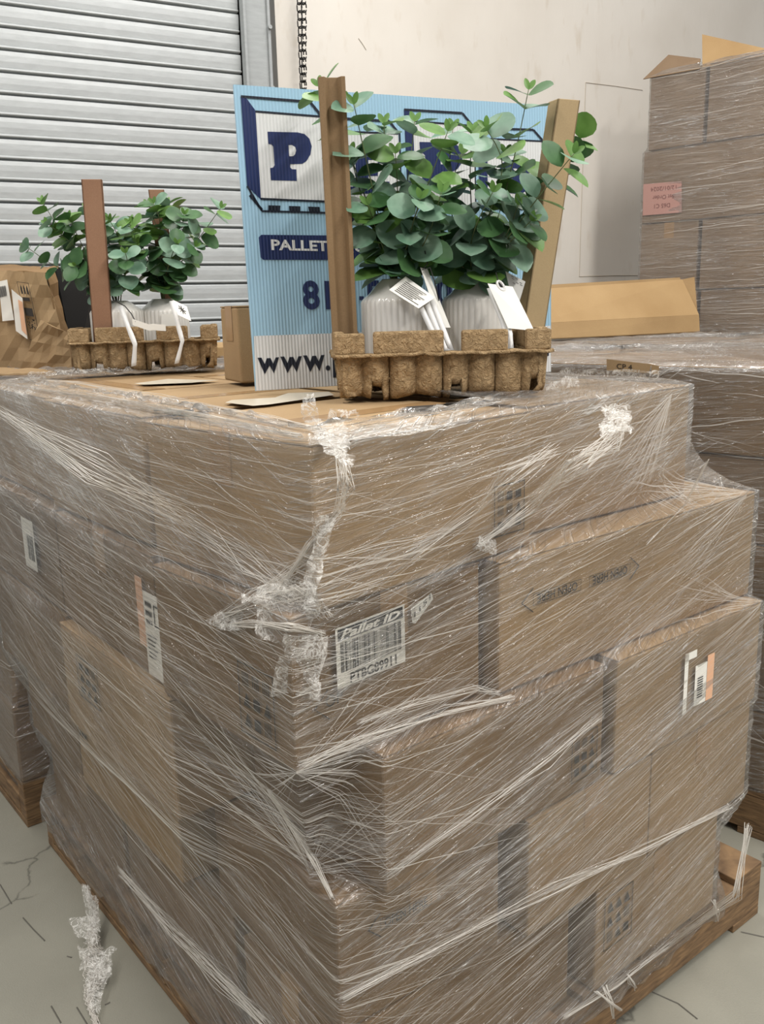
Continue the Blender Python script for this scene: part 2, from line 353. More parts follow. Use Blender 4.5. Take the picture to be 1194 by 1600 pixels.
# chain
CHM = simple('black_chain_steel', srgb(40, 38, 36), .45, metal=.6)
def link(m, c, up, side, h=.036, w=.022, r=.0028):
    pts = []
    for k in range(17):
        a = 2*math.pi*k/16; pts.append(c+up*(math.sin(a)*(w/2)+(h/2-w/2)*(1 if math.sin(a) > 0 else -1 if math.sin(a) < 0 else 0))+side*math.cos(a)*w/2)
    m.tube(pts, r, 6)
ch = empty('hoist_chain', tuple(onwall(458, 60)*1)); ch.location = onwall(460, 60)+WALL_N*.08
tag(ch, 'black steel pull chain hanging in two strands down the wall beside the shutter rail', 'chain')
for xa, xb in ((453.5, 462), (462.5, 463)):
    m = MB(); A = onwall(xa, -40)+WALL_N*.08; B = onwall(xb, 175)+WALL_N*.08
    n = int((B-A).length/.0285); up = (A-B).normalized()
    for i in range(n):
        c = A.lerp(B, i/n); side = (WALL_D if i % 2 else (WALL_D*.35+WALL_N*.9)).normalized(); link(m, c, up, side)
    m.build('chain_strand', CHM, ch, smooth=True)

# ------------------------------------------------------------------ text and print helpers
_tc = {}
def text2d(body, bold=0., shear=0.):
    k = (body, bold, shear)
    if k in _tc: return _tc[k]
    cu = bpy.data.curves.new('t', 'FONT'); cu.body = body; cu.size = 1; cu.offset = bold; cu.shear = shear; cu.resolution_u = 3
    o = bpy.data.objects.new('t', cu); COL.objects.link(o)
    me = bpy.data.meshes.new_from_object(o.evaluated_get(bpy.context.evaluated_depsgraph_get()))
    vs = np.array([v.co[:2] for v in me.vertices]); fs = [tuple(p.vertices) for p in me.polygons]
    bpy.data.objects.remove(o); bpy.data.curves.remove(cu); bpy.data.meshes.remove(me)
    mn, mx = vs.min(0), vs.max(0); vs = (vs-mn)/(mx-mn)
    _tc[k] = (vs, fs); return _tc[k]
def put_text(m, body, o, ex, ey, mi=0, bold=0., shear=0., flip=False):
    """text filling the parallelogram o + a*ex + b*ey; flip turns it upside down"""
    vs, fs = text2d(body, bold, shear)
    if flip: vs = 1-vs
    m.add([o+ex*float(a)+ey*float(b) for a, b in vs], fs, mi)
def rect(m, o, ex, ey, a0, b0, a1, b1, mi=0):
    m.add([o+ex*a0+ey*b0, o+ex*a1+ey*b0, o+ex*a1+ey*b1, o+ex*a0+ey*b1], [(0, 1, 2, 3)], mi)
def frame(m, o, ex, ey, a0, b0, a1, b1, w, mi=0):
    h = w*ex.length/ey.length
    rect(m, o, ex, ey, a0, b0, a1, b0+h, mi); rect(m, o, ex, ey, a0, b1-h, a1, b1, mi); rect(m, o, ex, ey, a0, b0, a0+w, b1, mi); rect(m, o, ex, ey, a1-w, b0, a1, b1, mi)
def barcode(m, o, ex, ey, a0, b0, a1, b1, n, mi=0, seed=1, vert=True):
    R = random.Random(seed); x = a0; step = (a1-a0)/n
    for i in range(n):
        w = step*R.choice((.25, .4, .6, .75))
        if vert: rect(m, o, ex, ey, x, b0, x+w, b1, mi)
        x += step

# ------------------------------------------------------------------ cartons
def carton(o, ex, ey, h, mat, label, group=None, tape=True, flaps=True, name='cardboard_box', dent=.0015):
    """o: bottom near corner; ex, ey horizontal edge vectors; h height"""
    c = o+(ex+ey)/2
    root = empty(name, (c.x, c.y, o.z)); tag(root, label, 'box', group)
    e = .0015; X, Y = ex.normalized(), ey.normalized()
    m = MB(); o2 = o+(X+Y)*e; exx = X*(ex.length-2*e); eyy = Y*(ey.length-2*e)
    m.box(o2, exx, eyy, Vector((0, 0, h-.004-e)))
    m.build('body', mat, root, bevel=.004)
    if flaps:
        long, short = (exx, eyy) if exx.length >= eyy.length else (eyy, exx)
        fw = short*.5-short.normalized()*.001
        for k in range(2):
            m = MB(); m.box(o2+Vector((0, 0, h-.004-e))+(short-fw)*k, long, fw, Vector((0, 0, .003))); m.build('top_flap', mat, root, bevel=.001)
        if tape:
            m = MB(); a = o2+short*.5+Vector((0, 0, h-e-.0006)); w = short.normalized()*.024; ln = long
            dn = Vector((0, 0, -.07)); L_ = long.normalized()*.0008
            m.strip([a-L_+dn, a-L_, a+ln+L_, a+ln+L_+dn], w); m.build('packing_tape', TAPE, root)
    return root
def part(m, name, mats, root, label=None, **k):
    o = m.build(name, mats, root, **k)
    if label: o['label'] = label
    return o

O = Vector((-.1, .985, 0)); U = d2(38.5); V = d2(128.5); ZU = Vector((0, 0, 1))
def W(s, t, z=0): return O+U*s+V*t+Vector((0, 0, z))
LZ = [1.153, .948, .743, .538, .333, .128]
MAINBOX = {}
foot = {i: [] for i in range(5)}
G = 'cartons stacked under the clear wrap on the nearest pallet'
def mb(key, layer, s0, s1, t0, t1, mat, label, yaw=0, **k):
    z0, z1 = LZ[layer+1], LZ[layer]
    a = W(s0, t0, z0); c, s_ = math.cos(math.radians(yaw)), math.sin(math.radians(yaw))
    ex = (U*c+V*s_)*(s1-s0); ey = (V*c-U*s_)*(t1-t0)
    root = carton(a, ex, ey, z1-z0-.001, mat, label, G, **k)
    for q in (a, a+ex, a+ex+ey, a+ey): foot[layer].append(((q-O).dot(U), (q-O).dot(V)))
    MAINBOX[key] = (root, a, ex, ey, z0, z1); return root
# top layer (1)
mb('1a', 0, .033, .45, .008, .385, KRAFT2, 'carton at the near top corner of the nearest pallet, under the plant tray', 5)
mb('1b', 0, .48, .915, .085, .48, KRAFT2, 'carton at the right end of the top layer, buried under crinkled film')
mb('1c', 0, .02, .44, .44, .86, KRAFT2, 'bare carton top behind the near corner one, printed block near its front edge', 1)
mb('1d', 0, .46, .90, .50, .90, KRAFT2, 'top layer carton under the blue sign board')
mb('1e', 0, .03, .46, .88, 1.33, KRAFT2, 'top layer carton at the far left of the nearest pallet', -1)
mb('1f', 0, .47, .90, .92, 1.32, KRAFT2, 'rearmost top layer carton of the nearest pallet, behind the sign')
# layer 2
mb('2a', 1, .0, .335, .02, .36, KRAFT, 'carton with the black and white barcode sticker at the near corner', 3)
mb('2b', 1, .35, 1.042, .016, .395, KRAFT2, 'wide carton printed OPEN HERE upside down between two arrows')
mb('2c', 1, .0, .44, .40, .82, KRAFT, 'left side carton carrying the torn peach and white address label', 0)
mb('2d', 1, .005, .44, .84, 1.30, KRAFT, 'left side carton in the second layer, far end, with a small white label')
mb('2e', 1, .46, 1.03, .44, 1.29, KRAFT, 'rear carton of the second layer')
# layer 3
mb('3a', 2, .111, .566, -.010, .33, KRAFT, 'set-back carton with an icon print at its lower right, below the OPEN HERE one')
mb('3b', 2, .590, 1.035, -.015, .42, KRAFT2, 'third layer carton with a white and peach label at the right')
mb('3c', 2, -.02, .44, .335, .80, KRAFT2, 'pale carton in the third layer of the left side, beside the dark hollow')
mb('3d', 2, .0, .44, .82, 1.29, KRAFT, 'third layer carton at the far left end')
mb('3e', 2, .46, 1.03, .44, 1.27, KRAFT, 'rear carton of the third layer')
# layer 4
mb('4a', 3, .050, .345, .022, .40, KRAFT, 'fourth layer corner carton poking the film, arrow print low on its side', -3)
mb('4b', 3, .385, .70, -.014, .42, KRAFT2, 'pale carton standing forward beside the dark vertical gap of the fourth layer')
mb('4c', 3, .705, 1.03, -.010, .42, KRAFT2, 'fourth layer carton at the right end')
mb('4d', 3, .035, .46, .465, .93, TANIN, 'golden tan carton low on the left side with an icon print')
mb('4e', 3, .04, .46, .95, 1.27, KRAFT, 'fourth layer carton at the far left end')
mb('4f', 3, .48, 1.02, .44, 1.25, KRAFT, 'rear carton of the fourth layer')
# layer 5
mb('5a', 4, .05, .525, .015, .29, KRAFT, 'bottom layer carton at the near corner')
mb('5b', 4, .565, .94, -.008, .42, KRAFT2, 'bottom layer carton with a boxed icon print beside the black slot')
mb('5c', 4, .06, .50, .335, .78, KRAFT, 'bottom layer carton midway along the left side')
mb('5d', 4, .06, .50, .80, 1.22, KRAFT, 'bottom layer carton at the far left end')
mb('5e', 4, .52, .98, .44, 1.22, KRAFT, 'rear carton of the bottom layer')

# prints: (root, plane origin) helpers for the right face of a box and the left face
def rface(key):
    root, a, ex, ey, z0, z1 = MAINBOX[key]; n = Vector((ex.y, -ex.x, 0)).normalized(); return root, a+n*.0012, ex.normalized(), n
def lface(key):
    root, a, ex, ey, z0, z1 = MAINBOX[key]; n = Vector((-ey.y, ey.x, 0)).normalized(); return root, a+n*.0012, ey.normalized(), n
def rbox(key, s0, z0, s1, z1):      # rectangle on right face between frame coordinates
    root, a, X, n = rface(key); s_a = (a-O).dot(U); o = a+X*(s0-s_a); o = Vector((o.x, o.y, z0)); return root, o, X*(s1-s0), ZU*(z1-z0), n
def lbox(key, t0, z0, t1, z1):      # t0 > t1: left edge is the further one
    root, a, Y, n = lface(key); t_a = (a-O).dot(V); o = a+Y*(t0-t_a); o = Vector((o.x, o.y, z0)); return root, o, Y*(t1-t0), ZU*(z1-z0), n
# pallet barcode sticker
root, o, ex, ey, n = rbox('2a', .062, .838, .178, .918)
o += n*.0065; ex2 = ex+ZU*.004; m = MB(); rect(m, o, ex2, ey, 0, 0, 1, 1); lab = part(m, 'barcode_label', PAPER, root, 'white sticker with black bars and the code PTBG89911')
m = MB(); q = n*.0006
rect(m, o+q, ex2, ey, .03, .78, .97, .97)
barcode(m, o+q, ex2, ey, .06, .25, .95, .74, 44, 0, 5); put_text(m, 'PTBG89911', o+q+ex2*.18+ey*.03, ex2*.68, ey*.17, 0, .02)
part(m, 'label_print', BLACK, lab)
m = MB(); put_text(m, 'Pallet ID', o+q*2+ex2*.06+ey*.80, ex2*.86, ey*.14, 0, .03, .3); part(m, 'label_title', PAPER, lab)
m = MB(); o3 = o+ex2*1.12+ey*.62; rect(m, o3, ex2, ey, 0, .05, .05, .25); m.add([o3, o3+ex2*.05-ey*.03, o3+ex2*.34+ey*.28, o3+ex2*.31+ey*.40, o3+ex2*-.02+ey*.26], [(0, 1, 2, 3, 4)]); sc = part(m, 'label_scrap', PAPER, root)
m = MB(); put_text(m, '1151', o3+q+ey*.08+ex2*.03, ex2*.26+ey*.22, ey*.09); part(m, 'label_print', BLACK, sc)
# OPEN HERE
def openhere(key, s0, z0, s1, z1, left=True, flip=True, text='OPEN HERE'):
    root, o, ex, ey, n = rbox(key, s0, z0, s1, z1); m = MB(); w = .008
    frame(m, o, ex, ey, 0, .25, 1, .75, w)
    put_text(m, text, o+ex*.08+ey*.31, ex*.84, ey*.38, 0, .012, 0, flip)
    s_ = -1 if left else 1; x = 0 if left else 1
    t = (o+ex*x+ex*s_*.22+ey*.5)
    for A, B in ((o+ex*x+ey*0., t), (t, o+ex*x+ey*1.)): m.tube([A, B], .0009, 4)
    part(m, 'printed_arrow', BLACK, root)
openhere('2b', .42, .855, .53, .892, True); openhere('2b', .55, .855, .655, .892, False)
openhere('4a', .12, .455, .21, .492, True, False, 'OPEN HERE')
root, o, ex, ey, n = rbox('2a', .03, .80, .075, .84); m = MB(); put_text(m, 'OP', o+ex*.4+ey*.4, ex*.6, ey*.4); m.tube([o+ex*.5+ey, o+ey*.5, o+ex*.5], .0009, 4); part(m, 'printed_arrow', INK, root)
def icons(rb, name='printed_icons', seed=1, text=None):
    root, o, ex, ey, n = rb; m = MB(); R = random.Random(seed); frame(m, o, ex, ey, 0, 0, 1, 1, .025)
    for c in range(3):
        for r_ in range(3):
            a0 = .12+c*.29; b0 = .12+r_*.28
            k = R.random()
            if k < .35: rect(m, o, ex, ey, a0, b0, a0+.18, b0+.16)
            elif k < .7:
                for j in range(4): rect(m, o, ex, ey, a0+.05*j, b0, a0+.05*j+.025, b0+.2)
            else: m.add([o+ex*a0+ey*b0, o+ex*(a0+.2)+ey*b0, o+ex*(a0+.1)+ey*(b0+.2)], [(0, 1, 2)])
    part(m, name, INK, root)
icons(rbox('1b', .52, .985, .60, 1.075), seed=3) if False else None
icons(rbox('1a', .36, .975, .43, 1.05), seed=3)
icons(rbox('3a', .485, .56, .548, .64), seed=4)
icons(rbox('5b', .585, .20, .665, .305), seed=5)
icons(lbox('2a', .14, .76, .06, .86), seed=6)
icons(lbox('4d', .92, .44, .87, .51), seed=7)
icons(lbox('3c', .72, .62, .62, .70), seed=8)
icons(lbox('5a', .12, .20, .04, .28), seed=9)
# labels
root, o, ex, ey, n = rbox('3b', .773, .545, .868, .72); o += n*.004
m = MB(); rect(m, o, ex, ey, .0, .25, .12, .9); rect(m, o, ex, ey, .0, .82, .38, .9); rect(m, o, ex, ey, .36, .28, .75, .72, 0); lb = part(m, 'shipping_label', PAPER, root, 'white printed label with a peach band')
m = MB(); rect(m, o+n*.0004, ex, ey, .75, .28, .98, .78); part(m, 'label_band', PEACH, lb)
m = MB()
for j in range(9): rect(m, o+n*.0008, ex, ey, .44, .36+j*.026, .62, .372+j*.026)
part(m, 'label_print', BLACK, lb)
root, o, ex, ey, n = lbox('2c', .455, .748, .362, .905); o += n*.004
m = MB(); rect(m, o, ex, ey, .25, 0, 1, .88); lb = part(m, 'shipping_label', PAPER, root, 'torn white address label with a peach edge')
m = MB(); rect(m, o+n*.0003, ex, ey, 0, .28, .27, 1.0); part(m, 'label_band', PEACH, lb)
m = MB(); oo = o+n*.0008
for j in range(3): rect(m, oo, ex, ey, .34, .55+j*.09, .58, .60+j*.09)
frame(m, oo, ex, ey, .66, .56, .86, .78, .03)
for j in range(6): rect(m, oo, ex, ey, .34, .20+j*.045, .60+.05*(j % 3), .215+j*.045)
part(m, 'label_print', BLACK, lb)
root, o, ex, ey, n = lbox('2d', 1.02, .80, .93, .93); o += n*.006
m = MB(); rect(m, o, ex, ey, 0, 0, .8, .8); lb = part(m, 'shipping_label', PAPER, root); m = MB(); barcode(m, o+n*.0006, ex, ey, .3, .15, .7, .55, 12, 0, 3); part(m, 'label_print', BLACK, lb)
# on the bare top: white label sheet and print blocks
zt = LZ[0]+.0006
r1a = MAINBOX['1a'][0]; r1c = MAINBOX['1c'][0]
def quadz(m, pts, z, mi=0): m.add([onz(x, y, z) for x, y in pts], [tuple(range(len(pts)))], mi)
m = MB(); quadz(m, [(352, 629), (362, 625), (430, 621), (450, 614), (514, 612), (522, 617), (420, 632), (395, 634)], zt+.0008); part(m, 'paper_label', PAPER2, r1a)
m = MB(); quadz(m, [(210, 599), (262, 592), (342, 594), (300, 598), (225, 601)], zt+.0008); part(m, 'paper_label', PAPER2, r1c)
m = MB()
for k in range(20):
    a = k/20; quadz(m, [(624+a*90, 641-a*6), (628+a*90, 641-a*6), (640+a*90, 635-a*6), (636+a*90, 635-a*6)], zt+.0008)
    quadz(m, [(690+a*80, 633-a*6), (694+a*80, 633-a*6), (702+a*80, 629-a*6), (698+a*80, 629-a*6)], zt+.0008)
part(m, 'printed_stripes', INK, r1a)
m = MB(); R = random.Random(2)
for k in range(26):
    x = 235+R.random()*85; y = 640+R.random()*10-(x-235)*.03; quadz(m, [(x, y), (x+8, y-1), (x+12, y+1.2), (x+3, y+2)], zt+.0008)
part(m, 'printed_text', INK, r1c)

# ------------------------------------------------------------------ wooden pallets
def pallet(o, ex, ey, label, z=0, h=.128):
    c = o+(ex+ey)/2; root = empty('wooden_pallet', (c.x, c.y, z)); tag(root, label, 'pallet')
    X, Y = ex.normalized(), ey.normalized(); lx, ly = ex.length, ey.length; o = Vector((o.x, o.y, z))
    for k in range(3):
        m = MB(); m.box(o+Y*((ly-.045)*k/2)+ZU*.018, ex, Y*.045, ZU*(h-.036)); m.build('stringer', WOOD, root, bevel=.003)
    n = 7
    for k in range(n):
        m = MB(); m.box(o+X*((lx-.1)*k/(n-1))+ZU*(h-.018), X*.1, ey, ZU*.0165); m.build('deck_board', WOOD, root, bevel=.002)
    for k in range(3):
        m = MB(); m.box(o+X*((lx-.1)*k/2), X*.1, ey, ZU*.018); m.build('bottom_board', WOOD, root, bevel=.002)
    m = MB(); m.box(o+X*.0+ZU*.025+Y*.05, X*.02, ey-Y*.1, ZU*.05); m.build('end_board', WOOD, root, bevel=.002)
    return root
pallet(W(.05, .0), U*1.09, V*1.29, 'worn wooden pallet under the nearest wrapped stack')

# ------------------------------------------------------------------ stretch wrap
def hull2(P):
    P = sorted(set((round(a, 5), round(b, 5)) for a, b in P))
    def half(p):
        h = []
        for q in p:
            while len(h) > 1 and (h[-1][0]-h[-2][0])*(q[1]-h[-2][1])-(h[-1][1]-h[-2][1])*(q[0]-h[-2][0]) <= 0: h.pop()
            h.append(q)
        return h
    a, b = half(P), half(P[::-1]); return a[:-1]+b[:-1]
def radial(H, c, th):
    D = np.stack([np.cos(th), np.sin(th)], 1); r = np.full(len(th), 1e9)
    for i in range(len(H)):
        a = np.array(H[i]); b = np.array(H[(i+1) % len(H)]); e = b-a; n = np.array([e[1], -e[0]]); n = n/np.linalg.norm(n)
        k = n@(a-c); dn = D@n; ok = dn > 1e-6; r = np.where(ok, np.minimum(r, k/np.where(ok, dn, 1)), r)
    return r
class Film:
    """film tube around stacked footprints given in a local (s,t) frame; corner 0 is at perimeter coordinate 0, right side positive"""
    def __init__(F_, fo, fu, fv, layers, ds, dz, zbot, k=.8, off=.005, wr=.0022, seed=1, lip=None, ztop=None, sag=0, flow=None, cross=None, hazef=None, blur=2, zmin=None):
        F_.fo, F_.fu, F_.fv = fo, fu, fv
        ref = hull2([p for _, _, P in layers for p in P]); c = np.mean(np.array(ref), 0); F_.c = c
        # reference perimeter starting from the corner with least s+t, anticlockwise (to the right)
        i0 = min(range(len(ref)), key=lambda i: ref[i][0]+ref[i][1]); ref = ref[i0:]+ref[:i0]
        R = np.array(ref+[ref[0]]); seg = np.linalg.norm(np.diff(R, axis=0), axis=1); Lp = seg.sum(); cum = np.concatenate([[0], np.cumsum(seg)])
        n = int(Lp/ds); q = np.linspace(0, Lp, n+1)
        P = np.stack([np.interp(q, cum, R[:, 0]), np.interp(q, cum, R[:, 1])], 1); th = np.arctan2(P[:, 1]-c[1], P[:, 0]-c[0])
        F_.q = np.where(q > Lp*.5, q-Lp, q); F_.qq = q; F_.Lp = Lp
        z1 = ztop or max(l[1] for l in layers); nz = int((z1-zbot)/dz); Z = np.linspace(zbot, z1, nz+1)
        Rz = np.zeros((len(th), len(Z)))
        for (a, b, Pp) in layers:
            rr = radial(hull2(Pp), c, th)
            for j, z in enumerate(Z):
                if a-1e-4 <= z <= b+1e-4: Rz[:, j] = np.maximum(Rz[:, j], rr)
        Rz[:, 0] = np.maximum(Rz[:, 0], Rz[:, :4].max(1))
        out = Rz.copy()
        for dj in range(1, int(.28/dz)):
            pen = k*dj*dz*(.6+.4*min(1, dj*dz/.1))
            out[:, dj:] = np.maximum(out[:, dj:], Rz[:, :-dj]-(np.where(Z[dj:] > .45, .115*(1-math.exp(-dj*dz/.035))+.22*dj*dz, pen*.55)[None, :] if k < 1 else pen)); out[:, :-dj] = np.maximum(out[:, :-dj], Rz[:, dj:]-pen*.8)
        for _ in range(blur):
            o2 = out.copy(); o2[1:-1] = (out[:-2]+out[1:-1]*2+out[2:])/4; o2[:, 1:-1] = (o2[:, :-2]+o2[:, 1:-1]*2+o2[:, 2:])/4; out = np.maximum(o2, Rz-0.001) if True else o2
        S_, ZZ = np.meshgrid(F_.q, Z, indexing='ij')
        F_.flow = flow or (lambda s, z: z-.1*np.abs(s)); F_.cross = cross or (lambda s, z: z-.35*np.abs(s))
        f1 = F_.flow(S_, ZZ); f2 = F_.cross(S_, ZZ)
        w = (vnoise(S_*7, f1*70, seed)+.6*vnoise(S_*5, f2*50, seed+3)+.5*vnoise(S_*14, f1*150, seed+5))/2.1
        out = out+off+wr*2*(w-.25)
        F_.out, F_.Z, F_.th = out, Z, th
        D = np.stack([np.cos(th), np.sin(th)], 1)
        st = c+out[..., None]*D[:, None, :]
        ZZ2 = ZZ.copy()
        if zmin is not None: ZZ2 = np.maximum(ZZ2, zmin(F_.q)[:, None]-.0004*(ZZ2.max()-ZZ2))
        # ragged bottom
        rag = (vnoise(F_.qq*9, F_.qq*0, seed+11)+.5*vnoise(F_.qq*40, F_.qq*0, seed+12))*.03
        ZZ2[:, 0] -= rag; ZZ2[:, 1] -= rag*.6; ZZ2[:, 2] -= rag*.3
        rows = [(st, ZZ2)]
        UVs, UVf, UVc = S_, f1, f2
        HZ = hazef(S_, ZZ) if hazef else np.full_like(S_, .15)
        if lip is not None:
            wl, nl = lip(F_.q, F_.qq), 12
            edge = st[:, -1, :]
            ls, lz, us, uf, uc, uh = [], [], [], [], [], []
            for j in range(1, nl+1):
                fr = j/nl; ins = wl*fr
                inward = -D*ins[:, None]; p = edge+inward
                cr = (vnoise(F_.qq*30, np.full_like(F_.qq, j*.9), seed+20)-.3)
                zz = z1+.004+.010*np.clip(cr, 0, 1)*(.3+fr)+(.016*np.clip(vnoise(F_.qq*22, np.full_like(F_.qq, j*1.3), seed+22)-.45, 0, 1) if j > nl-4 else 0)
                p = p+D*(.012*(vnoise(F_.qq*26, np.full_like(F_.qq, j*1.1), seed+24)-.5))[:, None]
                ls.append(p); lz.append(zz); us.append(F_.q); uf.append(F_.flow(F_.q, np.full_like(F_.q, z1))+ins); uc.append(F_.cross(F_.q, np.full_like(F_.q, z1))+ins*.9); uh.append(np.full_like(F_.q, .55 if zmin is not None else .95))
            st = np.concatenate([st, np.stack(ls, 1)], 1); ZZ2 = np.concatenate([ZZ2, np.stack(lz, 1)], 1)
            UVs = np.concatenate([UVs, np.stack(us, 1)], 1); UVf = np.concatenate([UVf, np.stack(uf, 1)], 1); UVc = np.concatenate([UVc, np.stack(uc, 1)], 1); HZ = np.concatenate([HZ, np.stack(uh, 1)], 1)
        F_.st, F_.zz = st, ZZ2; A, B = ZZ2.shape
        xyz = np.zeros((A, B, 3)); xyz[..., 0] = fo.x+st[..., 0]*fu.x+st[..., 1]*fv.x; xyz[..., 1] = fo.y+st[..., 0]*fu.y+st[..., 1]*fv.y; xyz[..., 2] = ZZ2
        F_.xyz = xyz; F_.uv = (UVs, UVf, UVc, HZ); F_.AB = (A, B)
    def build(F_, name, mat, parent=None):
        A, B = F_.AB; xyz = F_.xyz
        idx = np.arange(A*B).reshape(A, B)
        f = np.stack([idx[:-1, :-1], idx[1:, :-1], idx[1:, 1:], idx[:-1, 1:]], -1).reshape(-1, 4)
        me = bpy.data.meshes.new(name); me.vertices.add(A*B); me.vertices.foreach_set('co', xyz.reshape(-1))
        me.loops.add(f.size); me.loops.foreach_set('vertex_index', f.reshape(-1).astype(np.int32))
        me.polygons.add(len(f)); me.polygons.foreach_set('loop_start', (np.arange(len(f))*4).astype(np.int32)); me.polygons.foreach_set('use_smooth', [True]*len(f))
        me.update(calc_edges=True)
        li = f.reshape(-1); UVs, UVf, UVc, HZ = F_.uv
        s = np.where(np.abs(UVs) < 99, UVs, 0)
        for nm, arr in (('flow', UVf), ('cross', UVc)):
            l = me.uv_layers.new(name=nm); l.data.foreach_set('uv', np.stack([s.reshape(-1)[li], arr.reshape(-1)[li]], 1).reshape(-1))
        at = me.attributes.new('haze', 'FLOAT', 'POINT'); at.data.foreach_set('value', HZ.reshape(-1).astype(np.float32))
        me.materials.append(mat); me.validate()
        o = bpy.data.objects.new(name, me); COL.objects.link(o)
        if parent: o.parent = parent; o.matrix_parent_inverse = parent.matrix_basis.inverted()
        return o
    def surf(F_, s, z, off=0.002):
        q = s % F_.Lp; i = np.interp(q, F_.qq, np.arange(len(F_.qq))); j = np.interp(z, F_.Z, np.arange(len(F_.Z)))
        i0 = int(i); j0 = int(j); i1 = min(i0+1, len(F_.qq)-1); j1 = min(j0+1, len(F_.Z)-1); a, b = i-i0, j-j0
        r = (F_.out[i0, j0]*(1-a)+F_.out[i1, j0]*a)*(1-b)+(F_.out[i0, j1]*(1-a)+F_.out[i1, j1]*a)*b
        th0, th1 = F_.th[i0], F_.th[i1]
        if th1-th0 > math.pi: th1 -= 2*math.pi
        if th0-th1 > math.pi: th1 += 2*math.pi
        th = th0+(th1-th0)*a; r += off
        p = F_.fo+F_.fu*(F_.c[0]+r*math.cos(th))+F_.fv*(F_.c[1]+r*math.sin(th))
        nrm = (F_.fu*math.cos(th)+F_.fv*math.sin(th)); return Vector((p.x, p.y, z)), nrm
    def strands(F_, specs, name, mat, parent, seed=1):
        """specs: (s, z, slope, length, width)"""
        m = MB(); R = random.Random(seed)
        for (s, z, sl, ln, w) in specs:
            n = max(6, int(abs(ln)/.012)); pts = []; ph = R.random()*9; am = R.uniform(.0004, .0016)
            for i in range(n+1):
                a = i/n; ss = s+ln*a; zz = z+sl*ln*a*(1)+am*math.sin(a*ln*60+ph)
                if zz < F_.Z[0]+.003 or zz > F_.Z[-1]-.002: continue
                pts.append((ss, zz, a))
            if len(pts) < 3: continue
            P = []; Wd = []
            for (ss, zz, a) in pts:
                p, nr = F_.surf(ss, zz, .0018); P.append(p); Wd.append(ZU*(w*max(.12, math.sin(math.pi*(a*.96+.02)))))
            m.strip(P, Wd)
        o = m.build(name, mat, parent); tag(o, kind='stuff'); return o

main_layers = [(LZ[i+1], LZ[i], foot[i]) for i in range(5)]
main_layers.append((.03, .115, [(.045, -.002), (.99, -.002), (.99, 1.30), (.045, 1.30)]))
def m_flow(s, z):
    r = z-(.06+.16*np.clip((1.12-z)/.5, 0, 1))*s
    l = z+(.02+.10*np.clip((1.0-z)/.6, 0, 1))*s*-1*-1*0+(.03+.14*np.clip((.8-z)/.5, 0, 1))*s
    return np.where(s >= 0, r, z+(.03+.14*np.clip((.8-z)/.5, 0, 1))*s)
def m_cross(s, z): return np.where(s >= 0, z-.36*s, z+.42*s)
def m_haze(s, z):
    h = .10+0*s
    h += .45*np.exp(-((z-1.15)/.02)**2)                                  # gathered along the top edge
    h += .50*np.exp(-((s-.80)/.28)**2-((z-1.08)/.10)**2)                   # right top shoulder
    h += .30*np.exp(-((s+.9)/.45)**2-((z-(1.02+.0*s))/.14)**2)             # far left shoulder
    h += .60*np.exp(-((z-(.965+.07*np.abs(s)))/.045)**2)*(s < .0)+.50*np.exp(-((z-1.09)/.06)**2-((s+.75)/.42)**2)
    h += .35*np.exp(-((s-.0)/.05)**2-((z-.96)/.05)**2)
    h += .28*np.exp(-((z-(.45+.16*s))/.05)**2)*(s > .1)
    h += .25*np.exp(-((z-(.75+.03*s))/.018)**2)*(s > 0)
    h += .30*np.exp(-((z-(.15+.0*s))/.05)**2)
    h += .25*np.exp(-((z-(.22-.25*(s+.3)))/.05)**2)*(s < -.15)
    b = np.floor((z-.17*np.abs(s))/.083); h += (vnoise(b*3.7, b*0+.5, 9)-.5)*.16
    return np.clip(h, 0, 1)
def m_lip(q, qq):
    w = .035+.02*vnoise(qq*14, qq*0, 3)+0*q
    w = np.where(q < 0, .06+.03*np.clip(-q, 0, 1)+.02*vnoise(qq*14, qq*0, 4), w)
    w = np.where((q > .42) & (q < 1.5), .05+np.clip((q-.42)/.06, 0, 1)*.28, w)
    return w
fm = Film(O, U, V, main_layers, .0048, .0052, .045, zmin=lambda q: np.where(q > 0, .095, .078+0*q), k=.75, lip=m_lip, flow=m_flow, cross=m_cross, hazef=m_haze, ztop=1.156, wr=.0022)
wrap = empty('stretch_wrap', tuple(W(.5, .6, .1))); tag(wrap, 'clear creased stretch film wound around the nearest stack of cartons', 'plastic wrap')
fm.build('film_shell', FILM, wrap)
R = random.Random(5); sp = []
for i in range(900):          # right side
    s = R.uniform(.0, 1.05); z = R.uniform(.14, 1.14)
    sl = (.06+.16*max(0, min(1, (1.12-z)/.5))) if R.random() < .6 else R.uniform(.22, .42)
    ln = R.uniform(.05, .35)*(1 if R.random() < .8 else 1.8); sp.append((s, z, sl, ln, R.choice((.0002, .00025, .0003, .0005))))
for i in range(1100):          # left side
    s = -R.uniform(.0, 1.3); z = R.uniform(.14, 1.14)
    sl = -((.03+.14*max(0, min(1, (.8-z)/.5))) if R.random() < .6 else R.uniform(.2, .5))
    ln = R.uniform(.08, .5); sp.append((s, z, sl, ln, R.choice((.00025, .0003, .0004, .0007))))
def fan(s, z, a0, a1, n, l0, l1, w=.0005):
    for k in range(n):
        a = math.radians(R.uniform(a0, a1)); ln = R.uniform(l0, l1); c = math.cos(a)*ln
        if abs(c) < .004: continue
        sp.append((s, z, math.tan(a), c, w*R.uniform(.5, 1.4)))
fan(-.0, .545, 15, 80, 28, .06, .22, .0004); fan(-.0, .545, 120, 165, 36, .08, .45, .0005); fan(0, .75, -60, 50, 34, .05, .25); fan(0, .75, 185, 250, 20, .05, .15)
